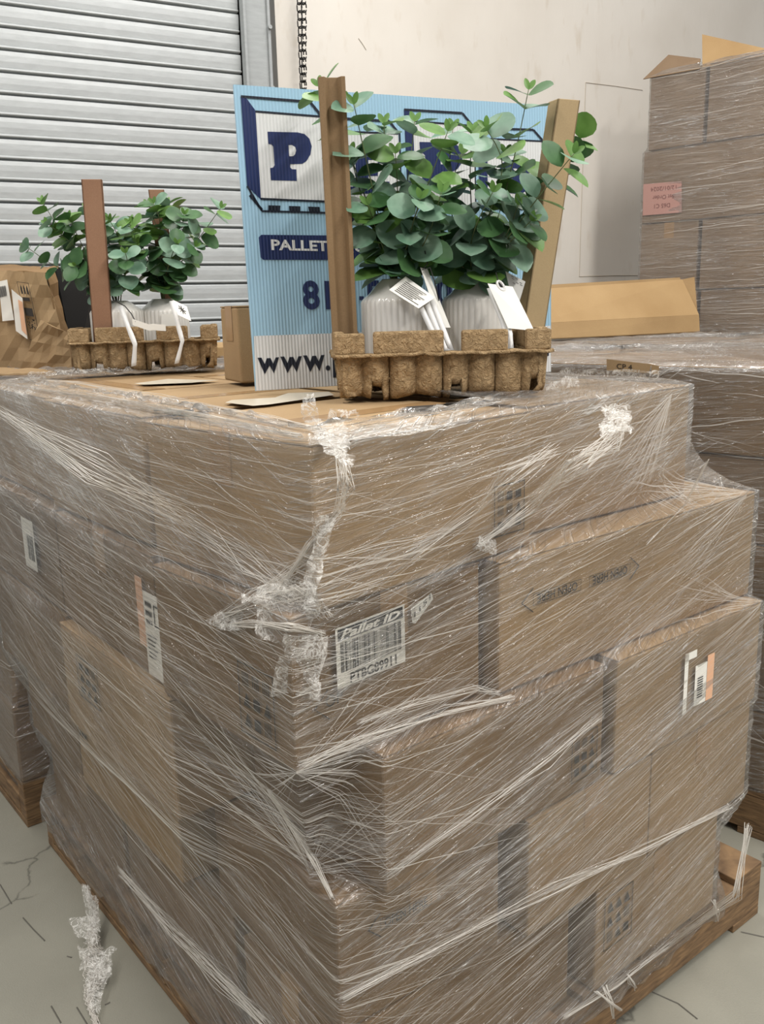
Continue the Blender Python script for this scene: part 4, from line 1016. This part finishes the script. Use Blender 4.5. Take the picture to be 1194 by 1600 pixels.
sgpart('pallet_block', [[(419, 321), (438, 321.5), (437, 330), (419, 329)], [(451, 322), (469, 322.5), (469, 331), (452, 330.5)], [(481, 323), (499, 323.5), (500, 332), (483, 331.5)], [(546, 339), (583, 341), (583, 351), (550, 350)]], SK, LF*2.5)
PL = [(265, 395), (480, 400), (530, 412), (565, 445), (582, 500), (572, 560), (545, 605), (515, 625), (428, 628), (428, 652), (440, 664), (472, 665), (475, 748), (290, 743), (284, 656), (305, 652), (316, 635), (306, 500), (292, 486), (271, 482)]
PC = [(415, 492), (440, 492), (462, 505), (470, 530), (462, 558), (448, 571), (420, 572)]
c2 = lambda p: (p[0]/4.592+360, p[1]/4.592+120)
def tf(pts, b): # map P (417..487 x 206..283) into box b
    return [(b[0]+(x-417.7)/(486.7-417.7)*(b[2]-b[0]), b[1]+(y-206)/(282.9-206)*(b[3]-b[1])) for x, y in pts]
P1 = [c2(p) for p in PL]; C1 = [c2(p) for p in PC]
sgpart('letter', [P1], SN, LF*2.5); sgpart('letter_counter', [C1], SW, LF*3)
sgpart('letter', [tf(P1, (655, 222, 723, 292))], SN, LF*2.5); sgpart('letter_counter', [tf(C1, (655, 222, 723, 292))], SW, LF*3)
sgpart('letter', [[(545, 236), (606, 240), (607, 256), (590, 255), (590, 250), (575, 250), (575, 262), (590, 262), (590, 275), (575, 275), (576, 292), (592, 292), (592, 284), (608, 284), (609, 304), (547, 302), (547, 292), (556, 291), (555, 248), (545, 247)]], SN, LF*2.5)
def sgtext(name, body, quad, mat, lift, bold=.02, shear=0):
    m = MB(); o = sg(*quad[0], lift); put_text(m, body, o, sg(*quad[1], lift)-o, sg(*quad[2], lift)-o, 0, bold, shear)
    ob_ = m.build(name, mat, sign); me = ob_.data; uv = me.uv_layers.new(name='flute')
    for l in me.loops: P = me.vertices[l.vertex_index].co; uv.data[l.index].uv = ((P-sBL).dot(sX), (P-sBL).dot(sYv))
    return ob_
sgtext('letter', 'S', [(782, 302), (828, 304), (780, 248)], SN, LF*2.5, .06); sgpart('letter', [[(816, 248), (826, 249), (827, 271), (818, 270)], [(782, 284), (790, 284), (793, 303), (783, 303)]], SN, LF*2.7)
sgpart('tagline_bar', [[(408, 367), (838, 371), (840, 374), (840, 403), (837, 406), (411, 406), (407, 402), (404, 371)]], SN, LF*2)
sgtext('tagline_text', 'PALLETS QU', [(424, 394), (571, 397), (422.5, 374)], SW, LF*3, .03)
sgtext('phone_text', '81', [(474, 484), (517, 484), (471, 438)], SN, LF*3, .03)
sgpart('phone_dash', [[(561, 463), (568, 463), (568, 469), (561, 469)]], SN, LF*3)
sgtext('phone_text', '5', [(571, 484), (593, 484), (571, 438)], SN, LF*3, .03); sgtext('phone_text', '0', [(681, 480), (706, 479), (681, 434)], SN, LF*3, .03)
Wq = [(0, 0), (24, -1), (37, 30), (44, 14), (39, -.5), (60, -1.5), (76, 28), (84, -2), (108, -3), (78, 82), (61, 40), (37, 84)]
for k in range(3):
    ox, oy, sc_ = 402+k*35.5, 558.5-k*1.8, 1/3.18
    sgpart('web_letter', [[(ox+x*sc_, oy+y*sc_) for x, y in ([(0, 2), (19, 1), (36, 33), (46, 4), (64, 3), (78, 31), (90, 0), (107, -1), (82, 80), (60, 40), (36, 84)])]], SK, LF*3)
sgpart('web_dot', [[(512+3.6*math.cos(a*.5236), 575+4.2*math.sin(a*.5236)) for a in range(12)]], SK, LF*3)
sgpart('web_letter', [[(519, 556), (525, 556), (526, 590), (520, 590)]], SK, LF*3)
for px in (853,): sgpart('web_mark', [[(851, 551), (857, 551), (857, 556), (851, 556)]], SK, LF*3)

# ------------------------------------------------------------------ moulded pulp tray, vases, plants
VASE = simple('glossy_white_ceramic', srgb(222, 218, 210), .12, 0, 1)
POST = kraft('grey_brown_post_board', srgb(122, 98, 70), srgb(142, 117, 86)); POST2 = kraft('pale_post_board', srgb(150, 128, 94), srgb(170, 148, 112)); POSTR = kraft('rosy_post_board', srgb(130, 96, 74), srgb(152, 117, 92))
RIB = simple('white_satin_ribbon', srgb(236, 234, 230), .3); RIB.node_tree.nodes['Principled BSDF'].inputs['Alpha'].default_value = .85
CORD = simple('thin_dark_cord', srgb(40, 38, 36), .6)
TAGM = simple('cream_tag_card', srgb(236, 233, 224), .5); TAGG = simple('grey_tag_card', srgb(190, 188, 182), .5)
STEM = simple('brown_green_stem', srgb(86, 96, 56), .5)
def leafmat(name, c, c2):
    m, nt, b, out = newmat(name); L = nt.links.new; geo = N(nt, 'ShaderNodeNewGeometry')
    n1 = N(nt, 'ShaderNodeTexNoise'); n1.inputs['Scale'].default_value = 28; n1.inputs['Detail'].default_value = 3; L(geo.outputs['Position'], n1.inputs['Vector'])
    r = ramp(nt, [(.35, c), (.7, c2)]); L(n1.outputs[0], r.inputs[0]); L(r.outputs[0], b.inputs['Base Color']); b.inputs['Roughness'].default_value = .42; b.inputs['Specular IOR Level'].default_value = .4
    tl = N(nt, 'ShaderNodeBsdfTranslucent'); L(r.outputs[0], tl.inputs[0]); mx = N(nt, 'ShaderNodeMixShader'); mx.inputs[0].default_value = .12
    L(b.outputs[0], mx.inputs[1]); L(tl.outputs[0], mx.inputs[2]); L(mx.outputs[0], out.inputs[0]); return m
LEAF = [leafmat('green_leaf', srgb(86, 122, 56), srgb(112, 150, 76)), leafmat('grey_green_leaf', srgb(98, 132, 108), srgb(140, 168, 144)), leafmat('dark_leaf', srgb(56, 92, 52), srgb(78, 114, 70)), STEM]

def tray(o, X, L_, D_, label, seed=1, H=.070, Hr=.106):
    Y = Vector((-X.y, X.x, 0)); root = empty('pulp_tray', tuple(o+X*L_/2+Y*D_/2)); tag(root, label, 'tray')
    def per(n=420):
        pts = []; r = .022; sides = [((0, 0), (L_, 0)), ((L_, 0), (L_, D_)), ((L_, D_), (0, D_)), ((0, D_), (0, 0))]; tot = 2*(L_+D_)
        for a, b in sides:
            k = int(n*math.hypot(b[0]-a[0], b[1]-a[1])/tot)
            for i in range(k): t = i/k; pts.append((a[0]+(b[0]-a[0])*t, a[1]+(b[1]-a[1])*t))
        return pts
    pts = per(); n = len(pts); cx, cy = L_/2, D_/2; cum = [0]
    for i in range(1, n): cum.append(cum[-1]+math.hypot(pts[i][0]-pts[i-1][0], pts[i][1]-pts[i-1][1]))
    nf = 8.0; lob = L_/nf; m = MB(); rows = 12; grid = []
    R = random.Random(seed); notch = [R.choice((0, 0, .018, .03)) for _ in range(60)]
    for i, (x, y) in enumerate(pts):
        s = cum[i]; ph = (s % lob)/lob; lobe = abs(math.sin(math.pi*ph))**.45
        k = int(s/(lob/1.0)); arch = (.022 if (k % 3 == 1 and abs(ph-.5) < .22) else 0)+(0.004*math.sin(s*60))
        dx, dy = x-cx, y-cy; l = math.hypot(dx, dy)
        nx = 0 if 0 < x < L_ else (1 if x >= L_ else -1); ny = 0 if 0 < y < D_ else (1 if y >= D_ else -1)
        if y == 0: nx, ny = 0, -1
        elif x == L_: nx, ny = 1, 0
        elif y == D_: nx, ny = 0, 1
        else: nx, ny = -1, 0
        col = []
        for j in range(rows+1):
            t = j/rows; z = arch+(H-arch)*t; ins = .026+.006*(1-t)-.024*lobe*(1-.10*t)+.008*max(0, 1-t*6)
            q = Vector((x*30+seed, y*30, z*30)); ins += .004*mnoise.noise(q*1.6)+.0025*mnoise.noise(q*4)
            px_, py_ = x-nx*ins, y-ny*ins
            px_ = min(max(px_, .001+.006*(1-t)), L_-.001-.006*(1-t)); py_ = min(max(py_, .001+.006*(1-t)), D_-.001-.006*(1-t))
            col.append(o+X*px_+Y*py_+ZU*z)
        grid.append(col)
    vs = [p for c in grid for p in c]; rr = rows+1
    m.add(vs, [(i*rr+j, ((i+1) % n)*rr+j, ((i+1) % n)*rr+j+1, i*rr+j+1) for i in range(n) for j in range(rows)])
    body = m.build('tray_body', PULP, root, smooth=True, solid=.003)
    m = MB(); c4 = [(.02, .02), (L_-.02, .02), (L_-.02, D_-.02), (.02, D_-.02)]; m.add([o+X*a+Y*b+ZU*.03 for a, b in c4], [(0, 1, 2, 3)]); m.build('tray_floor', PULP, root, solid=.003)
    # flange with wavy lip
    m = MB(); vs = []
    for i, (x, y) in enumerate(pts):
        s = cum[i]; nx, ny = (0, -1) if y == 0 else (1, 0) if x == L_ else (0, 1) if y == D_ else (-1, 0)
        w = .004+.003*mnoise.noise(Vector((s*60, seed, 0))); dz = .003*mnoise.noise(Vector((s*40, 0, seed)))
        for (a, b) in ((-.014, 0), (w, 0), (w+.001, -.004)): vs.append(o+X*(x+nx*a)+Y*(y+ny*a)+ZU*(H+b+dz))
    m.add(vs, [(i*3+j, ((i+1) % n)*3+j, ((i+1) % n)*3+j+1, i*3+j+1) for i in range(n) for j in range(2)])
    m.build('tray_flange', PULP, root, smooth=True, solid=.003)
    # upright rim blocks with gaps between
    def blk(a0, a1, b0, b1, h0=0):
        m = MB(); nx_, ny_ = 10, 4; g = []
        x0, x1, y0, y1 = a0, a1, b0, b1; zt_ = Hr-h0
        m.box(o+X*x0+Y*y0+ZU*(H-.001), X*(x1-x0), Y*(y1-y0), ZU*(zt_-H)); r_ = m.build('rim_block', PULP, root, bevel=.004)
        return r_
    f = L_
    t_ = .016
    for a, b, h0 in ((-.003, .135, .002), (.175, .50, 0), (.585, .80, .001), (.885, 1.003, .002)):
        blk(f*a, f*b, -.002, t_, h0); blk(f*a, f*b, D_-t_, D_+.002, h0)
    for a, b in ((.12, .42), (.58, .88)): blk(-.002, t_, D_*a, D_*b); blk(f-t_, f+.002, D_*a, D_*b)
    return root
def vase(c, z0, r, zs, zn, label, name='vase'):
    """c centre, z0 foot, zs shoulder height, zn neck top"""
    m = MB(); n = 216; ribs = 36; prof = [(z0, r*.86, 0), (z0+.006, r*.97, .3), (z0+.012, r, 1)]+[(z0+.012+(zs-z0-.016)*k/8, r, 1) for k in range(1, 9)]+[(zs, r*.985, .3), (zs+.003, r*.95, 0), (zs+(zn-zs)*.30, r*.80, 0), (zs+(zn-zs)*.8, r*.55, 0), (zn-.002, r*.45, 0), (zn, r*.43, 0), (zn-.001, r*.38, 0), (zn-.03, r*.40, 0), (z0+.02, r*.8, 0)]
    vs = []
    for (z, rr, f) in prof:
        for k in range(n):
            a = 2*math.pi*k/n; q = rr+f*(.0030*abs(math.sin(a*ribs/2))**.7-.0015); vs.append(Vector((c.x+q*math.cos(a), c.y+q*math.sin(a), z)))
    p = len(prof); fs = [(i*n+k, i*n+(k+1) % n, (i+1)*n+(k+1) % n, (i+1)*n+k) for i in range(p-1) for k in range(n)]
    fs += [tuple(range(n))[::-1], tuple((p-1)*n+k for k in range(n))]
    m.add(vs, fs); o = m.build(name, VASE, smooth=True); return tag(o, label, 'vase')
def leaf(m, base, direction, normal, ln, wd, mi, fold=.15):
    d = direction.normalized(); n = normal.normalized(); s = d.cross(n).normalized(); n = s.cross(d)
    prof = [(0, .05), (.08, .42), (.25, .86), (.45, 1), (.65, .95), (.82, .72), (.94, .38), (1, .03)]
    vs = []
    for (t, w) in prof:
        c = base+d*(ln*t)+n*(-ln*.10*(t*t))
        for k, sd in enumerate((-1, -.5, 0, .5, 1)): vs.append(c+s*(wd/2*w*sd)+n*(abs(sd)*wd*.5*w*fold))
    m.add(vs, [(i*5+k, i*5+k+1, (i+1)*5+k+1, (i+1)*5+k) for i in range(len(prof)-1) for k in range(4)], mi)
def sprig(root, pts3, pairs, l0, l1, seed, greens=(0, 1, 2), start=.27):
    pairs = max(4, round(pairs*.84))
    R = random.Random(seed); m = MB()
    # smooth path
    P = []; n = len(pts3)
    for i in range(n-1):
        p0, p1, p2, p3 = pts3[max(i-1, 0)], pts3[i], pts3[i+1], pts3[min(i+2, n-1)]
        for q in range(8):
            t = q/8; P.append(.5*((2*p1)+(p2-p0)*t+(2*p0-5*p1+4*p2-p3)*t*t+(-p0+3*p1-3*p2+p3)*t*t*t))
    P.append(pts3[-1]); N_ = len(P); m.tube(P, [.0016*(1-.55*i/N_) for i in range(N_)], 5, 3)
    az = R.uniform(0, 3.1)
    for k in range(pairs):
        f = start+(1-start)*((k+.5*R.random()*.6)/max(1, pairs-1))**.95; f = min(f, 1); i = min(int(f*(N_-1)), N_-2); p = P[i]; t = (P[i+1]-P[i]).normalized()
        a = t.cross(Vector((0, 1, .2))).normalized(); b = t.cross(a).normalized(); az += math.pi/2+R.uniform(-.35, .35); ln = l0+(l1-l0)*f; ln *= R.uniform(.85, 1.15)
        for sg_ in (1, -1):
            r_ = (a*math.cos(az)+b*math.sin(az))*sg_; up = R.uniform(.15, .7)-(.25 if f < .5 else 0)
            d = (r_+t*up+Vector((0, 0, -.15))).normalized(); nn = (t-r_*up*.7+Vector((R.uniform(-.4, .4), R.uniform(-1.3, .1), .15))).normalized()
            mi = R.choices(greens, weights=(6-4*(1-f) if greens[0] == 0 else 3, 4+1.5*(1-f), 2.6))[0] if len(greens) == 3 else R.choice(greens)
            leaf(m, p+r_*.002, d, nn, ln, ln*R.uniform(.88, 1.1), mi, R.uniform(.05, .25))
    for sg_ in (1, -1): leaf(m, P[-1], (P[-1]-P[-2]).normalized()+Vector((.5*sg_, 0, 0)), Vector((0, -1, .3)), l1*.45, l1*.22, 0)
    o = m.build('sprig', LEAF, root, smooth=True); return o
ZT = 1.1575
tX = d2(3.9); tO = onz(527, 625, ZT); tO.z = ZT
tray(tO, tX, .345, .20, 'large brown moulded pulp tray holding two vases, in front of the sign', 1)
def ctr(px, py, Y): p = aty(px, py, Y); return p
Yv1, Yv2 = 1.585, 1.625
c1 = ctr(622, 480, Yv1); c2_ = ctr(745, 480, Yv2)
zs1, zn1 = ctr(622, 468, Yv1-.06).z, ctr(622, 436, Yv1).z; zs2, zn2 = ctr(745, 466, Yv2-.06).z, ctr(745, 440, Yv2).z
vase(c1, ZT+.034, .0625, zs1, zn1, 'white ribbed vase at the left of the large tray, tag lying on its shoulder')
vase(c2_, ZT+.034, .060, zs2, zn2, 'white ribbed vase at the right of the large tray, behind the barcode tag')
# plants : sprigs as pixel polylines with a depth at each end
def bunch(label, neck, Y0, defs, l0, l1, seed, name='eucalyptus_bunch'):
    root = empty(name, tuple(neck)); tag(root, label, 'plant')
    for k, (pl, dY, prs, gr) in enumerate(defs):
        n = len(pl); pts = [neck+Vector((0, 0, -.05))+Vector((.004*math.cos(k*1.7), .004*math.sin(k*1.7), 0))]
        for i, (x, y) in enumerate(pl): f = (i+1)/n; pts.append(aty(x, y, Y0+dY*f))
        sprig(root, pts, prs, l0, l1, seed*50+k, gr)
    return root
A3 = (0, 1, 2)
n1 = Vector((c1.x, c1.y, zn1)); n2 = Vector((c2_.x, c2_.y, zn2))
bunch('bushy green eucalyptus in the left vase of the large tray', n1, Yv1, [
    ([(608, 425), (568, 300), (530, 200), (499, 135)], .04, 10, A3), ([(610, 425), (590, 330), (570, 240), (553, 163)], -.07, 7, A3), ([(612, 420), (600, 330), (602, 250), (600, 193)], .02, 10, A3),
    ([(616, 420), (625, 350), (640, 260), (648, 190)], .05, 10, A3), ([(620, 420), (640, 360), (668, 290), (700, 205)], -.05, 10, A3), ([(608, 425), (580, 350), (560, 290), (548, 240)], -.02, 9, A3),
    ([(620, 425), (655, 380), (690, 320), (722, 240)], .06, 9, A3), ([(618, 425), (636, 385), (645, 350), (657, 310)], -.10, 6, (1, 2)), ([(612, 425), (600, 390), (585, 350), (575, 320)], -.06, 6, A3), ([(622, 425), (650, 400), (672, 360), (690, 300)], -.09, 7, (1, 2)), ([(614, 425), (618, 380), (622, 320), (618, 240)], -.03, 9, A3)], .064, .043, 1)
bunch('bushy eucalyptus in the right vase of the large tray, reaching over the right post', n2, Yv2, [
    ([(738, 430), (738, 360), (735, 270), (738, 205)], .03, 10, A3), ([(742, 430), (760, 350), (785, 260), (760, 200)], -.05, 10, A3), ([(745, 430), (778, 340), (805, 240), (826, 140)], .0, 11, A3),
    ([(750, 430), (795, 370), (840, 310), (897, 240)], -.13, 11, A3), ([(745, 430), (768, 330), (785, 290), (790, 240)], .04, 9, A3), ([(755, 430), (820, 330), (880, 260), (908, 214)], .13, 8, (0, 2)),
    ([(735, 430), (710, 350), (700, 290), (708, 200)], .06, 9, A3), ([(748, 430), (775, 400), (800, 375), (830, 345)], -.10, 6, (1, 2)), ([(732, 430), (708, 400), (690, 370), (680, 330)], -.05, 6, (1, 2)), ([(745, 430), (765, 400), (790, 370), (810, 320)], -.08, 7, (1, 2)), ([(738, 430), (735, 390), (745, 350), (770, 300)], -.10, 7, (1, 2))], .064, .043, 2)
# posts: folded board angle, open side to the left
def post(b, t, w, dep, mat, label, ang=0, th=.0035):
    root = MB(); ax = (t-b).normalized(); X = d2(ang); Yd = ax.cross(X).normalized(); X = Yd.cross(ax).normalized()
    if Yd.y < 0: Yd = -Yd
    c = [(-.5*w, 0), (-.5*w, -dep), (-.28*w, -dep), (-.16*w, -dep*.35), (.22*w, -dep*.35), (.34*w, -dep), (.5*w, -dep), (.5*w, 0)]
    n = 10; vs = []
    for i in range(n+1):
        p = b.lerp(t, i/n)
        for (x, y) in c: vs.append(p+X*x+Yd*y)
    k = len(c); root.add(vs, [(i*k+j, i*k+(j+1) % k, (i+1)*k+(j+1) % k, (i+1)*k+j) for i in range(n) for j in range(k)]+[tuple(range(k)), tuple(n*k+j for j in range(k))])
    return tag(root.build('edge_board_post', mat, bevel=.0008), label, 'post')
Yp = 1.515
post(aty(540, 560, Yp+.03), aty(517, 122, Yp), .0415, .016, POST, 'grooved brown board post standing at the left end of the large tray', 8)
def post_flat(b, t, w, dep, mat, label, ang):
    m = MB(); ax = (t-b).normalized(); X = d2(ang); Yd = ax.cross(X).normalized(); Yd = -Yd if Yd.y < 0 else Yd
    m.box(b-X*w/2, X*w, Yd*.004, t-b); m.box(b-X*w/2, X*.004, Yd*dep, t-b); m.box(b+X*(w/2-.004), X*.004, Yd*dep, t-b)
    return tag(m.build('edge_board_post', mat, bevel=.0012), label, 'post')
post_flat(aty(828, 560, 1.63), aty(890, 155, 1.66), .046, .03, POST2, 'pale board post leaning right at the right end of the large tray', 24)
# hang tags, cords and ribbons of the large tray
def card(name, quad, Ys, mat, label, cat='tag', th=.0006):
    root = empty(name, tuple(aty(quad[0][0], quad[0][1], Ys[0]))); tag(root, label, cat)
    m = MB(); P = [aty(x, y, Y) for (x, y), Y in zip(quad, Ys)]; m.add(P, [(0, 1, 2, 3)]); m.build('card', mat, root, solid=th)
    n = (P[1]-P[0]).cross(P[3]-P[0]).normalized(); n = -n if n.y > 0 else n
    return root, P[0]+n*.0008, P[1]-P[0], P[3]-P[0]
r_, o_, ex, ey = card('hang_tag', [(608, 453), (634, 432), (680, 465), (654, 482)], [1.500, 1.515, 1.50, 1.485], TAGM, 'small white tag covered in fine print, lying on the left vase of the large tray')
m = MB()
for k in range(8): rect(m, o_, ex, ey, .12+.09*k, .12, .15+.09*k, .92-.1*((k*3) % 4)*.8)
m.build('tag_print', INK, r_); 
r_, o_, ex, ey = card('hang_tag', [(657, 418), (668, 421), (704, 512), (688, 512)], [1.52, 1.54, 1.52, 1.51], TAGM, 'long narrow tag seen almost edge-on between the two vases of the large tray')
m = MB(); rect(m, o_, ex, ey, .3, .45, .34, .6); rect(m, o_, ex, ey, .6, .75, .64, .9); m.build('tag_print', GRO, r_)
r_, o_, ex, ey = card('hang_tag', [(762, 443), (801, 448), (835, 517), (794, 513)], [1.50, 1.515, 1.49, 1.485], TAGM, 'cream tag with a punched hole and barcode in front of the right vase')
m = MB(); barcode(m, o_, ex, ey, .10, .80, .42, .94, 12, 0, 4)
for k in range(3): rect(m, o_, ex, ey, .3, .36+.05*k, .8, .37+.05*k); rect(m, o_, ex, ey, .5, .82+.04*k, .85, .83+.04*k)
rect(m, o_, ex, ey, .15, .66, .7, .68); m.build('tag_print', GRO, r_)
m = MB(); c_ = o_+ex*.5+ey*.02; m.tube([c_+(ex.normalized()*math.cos(a*.5236)*.0055+ey.normalized()*math.sin(a*.5236)*.0085) for a in range(13)], .0022, 6); m.build('tag_eyelet', RIB, r_)
m = MB(); m.add([c_-ex.normalized()*.0035-ey.normalized()*.006, c_+ex.normalized()*.0035-ey.normalized()*.006, c_+ex.normalized()*.0035+ey.normalized()*.006, c_-ex.normalized()*.0035+ey.normalized()*.006], [(0, 1, 2, 3)]); m.build('tag_hole', DARK, r_)
r_, o_, ex, ey = card('hang_tag', [(790, 424), (821, 440), (812, 470), (796, 450)], [1.56, 1.58, 1.57, 1.56], TAGG, 'grey back of a tag with small marks, behind the barcode tag')
m = MB()
for k in range(7): a, b = .25+.2*(k % 3), .12+.13*(k//2); rect(m, o_, ex, ey, a, b, a+.12, b+.03)
m.build('tag_print', BLACK, r_)
def ribbon(label, pls, wpx, name='ribbon'):
    root = empty(name, tuple(aty(*pls[0][0]))); tag(root, label, 'ribbon')
    for pl in pls:
        m = MB(); pts = [aty(*p) for p in pl]; fine = []
        for i in range(len(pts)-1):
            for q in range(5): fine.append(pts[i].lerp(pts[i+1], q/5))
        fine.append(pts[-1]); W2 = [Vector((wpx*.00052*(1.0+.1*math.sin(i)), 0, wpx*.0001)) for i in range(len(fine))]
        m.strip(fine, W2); m.build('band', RIB, root, smooth=True, solid=.0004)
    return root
ribbon('white satin ribbon running from the left vase of the large tray down over its rim', [[(655, 474, 1.50), (690, 548, 1.478), (700, 550, 1.474), (692, 588, 1.478)], [(665, 470, 1.505), (696, 545, 1.476), (704, 551, 1.472), (697, 580, 1.476)], [(674, 467, 1.51), (706, 548, 1.476), (700, 588, 1.474)]], 8)
ribbon('doubled white ribbon from the right vase of the large tray down beneath it', [[(764, 450, 1.53), (784, 500, 1.50), (791, 520, 1.484), (790, 548, 1.478), (768, 604, 1.482)], [(772, 452, 1.53), (790, 500, 1.50), (798, 522, 1.484), (799, 548, 1.476), (774, 602, 1.480)], [(780, 470, 1.54), (797, 520, 1.486), (794, 550, 1.476), (782, 590, 1.480)]], 7)
def cord(label, pl, r=.0006):
    m = MB(); pts = [aty(*p) for p in pl]; m.tube(pts, r, 5); return tag(m.build('tag_cord', CORD, smooth=True), label, 'cord')
cord('thin black cord tying the narrow tag between the vases of the large tray', [(664, 392, 1.52), (668, 412, 1.515), (660, 422, 1.512), (672, 418, 1.515), (679, 440, 1.52), (686, 470, 1.52)], .0011)
cord('thin black cord on the barcode tag of the large tray', [(775, 426, 1.52), (778, 438, 1.512), (783, 448, 1.505)], .0010)

# ---- the smaller looking tray on the rear left stack
ZT3 = 1.1640
uX = d2(10); uO = onz(112, 582, ZT3)
tray(uO, uX, .355, .20, 'moulded pulp tray with two vases on the rear left stack, before the shutter', 2)
Yb = uO.y+.10
cb1 = ctr(184, 495, Yb+.01); cb2 = ctr(256, 492, Yb+.06)
zz = lambda x, y, Y: aty(x, y, Y).z
vase(cb1, ZT3+.034, .066, zz(184, 486, cb1.y-.05), zz(184, 470, cb1.y), 'white ribbed vase behind the brown post in the rear left tray')
vase(cb2, ZT3+.034, .062, zz(256, 485, cb2.y-.05), zz(256, 467, cb2.y), 'white ribbed vase with a pasted label at the right of the rear left tray')
nb1 = Vector((cb1.x, cb1.y, zz(184, 470, cb1.y))); nb2 = Vector((cb2.x, cb2.y, zz(256, 467, cb2.y)))
bunch('eucalyptus spreading left from the left vase of the rear left tray', nb1, cb1.y, [
    ([(170, 450), (125, 400), (95, 360), (66, 316)], .02, 11, A3), ([(165, 455), (120, 430), (80, 412), (42, 386)], -.04, 9, (1, 2)), ([(172, 455), (130, 400), (100, 370), (75, 350)], -.05, 9, A3), ([(178, 450), (165, 400), (150, 360), (136, 325)], .06, 9, A3),
    ([(180, 450), (175, 400), (168, 370), (164, 345)], .0, 8, A3), ([(186, 450), (195, 400), (185, 370), (172, 345)], -.05, 7, A3), ([(188, 450), (205, 400), (210, 370), (203, 350)], -.04, 8, A3), ([(176, 455), (150, 430), (130, 420), (118, 415)], -.07, 6, (1, 2)), ([(190, 455), (196, 430), (200, 415), (196, 395)], -.10, 6, (1, 2)), ([(172, 455), (145, 415), (122, 370), (108, 340)], -.02, 9, A3)], .060, .040, 3)
bunch('eucalyptus in the right vase of the rear left tray', nb2, cb2.y, [
    ([(255, 450), (250, 400), (246, 360), (232, 320)], .0, 9, A3), ([(255, 450), (262, 390), (268, 340), (262, 318)], .03, 10, A3), ([(258, 450), (290, 400), (320, 360), (345, 325)], -.03, 10, A3), ([(250, 450), (230, 400), (215, 370), (205, 345)], .05, 9, A3),
    ([(258, 450), (275, 390), (285, 350), (288, 335)], -.04, 9, (1, 2)), ([(252, 452), (240, 420), (225, 400), (215, 380)], -.08, 6, (1, 2)), ([(256, 452), (262, 420), (270, 395), (276, 380)], -.10, 6, (1, 2)), ([(258, 452), (275, 425), (290, 400), (305, 385)], -.06, 7, (1, 2)), ([(250, 450), (245, 400), (250, 350), (240, 318)], -.02, 9, A3)], .060, .040, 4)
post_flat(aty(164, 560, uO.y+.04), aty(143, 280, uO.y+.02), .047, .02, POSTR, 'reddish-brown board post at the left of the rear left tray', 12)
post_flat(aty(274, 540, Yb+.11), aty(244, 296, Yb+.13), .040, .02, POSTR, 'shorter post half hidden by leaves at the right of the rear left tray', 12)
Yf = uO.y-.01
r_, o_, ex, ey = card('hang_tag', [(271, 469), (292, 479), (299, 502), (278, 492)], [Yf+.02, Yf+.02, Yf, Yf], TAGM, 'white tag with a flower drawing on the right vase of the rear left tray')
m = MB()
for k in range(8): a = k*math.pi/4; m.tube([o_+ex*.5+ey*.45, o_+ex*(.5+.28*math.cos(a))+ey*(.45+.28*math.sin(a))], .0009, 4)
m.build('flower_drawing', INK, r_)
m = MB(); vs = [aty(207+k*6.5, 503+2.2*k+.0*k-(.13*k*k if k > 4 else 0), Yf) for k in range(9)]
m.strip(vs, Vector((0, 0, .0075))); o2_ = m.build('hang_tag', TAGM, solid=.0008); tag(o2_, 'curled white tag lying along the rim of the rear left tray', 'tag')
m = MB(); q = [aty(x, y, cb2.y-.066) for x, y in ((252, 512), (276, 512), (274, 490), (252, 491))]; m.add(q, [(0, 1, 2, 3)]); tag(m.build('vase_sticker', TAGM, solid=.0006), 'cream sticker on the right vase of the rear left tray', 'label')
ribbon('off-white ribbon looping over the rim of the rear left tray, left one', [[(188, 478, Yf+.05), (200, 510, Yf+.01), (211, 538, Yf-.012), (209, 572, Yf-.012)]], 11)
ribbon('off-white ribbon over the rim of the rear left tray, right one', [[(268, 470, Yf+.05), (276, 500, Yf+.02), (285, 533, Yf-.0), (276, 568, Yf-.004)]], 10)
cord('pair of dark cords arching from the left vase of the rear left tray', [(176, 468, Yf+.04), (195, 478, Yf+.03), (205, 490, Yf+.02), (212, 503, Yf)], .0014)
# drop repeats nobody can see from the front (fully behind the front rows)
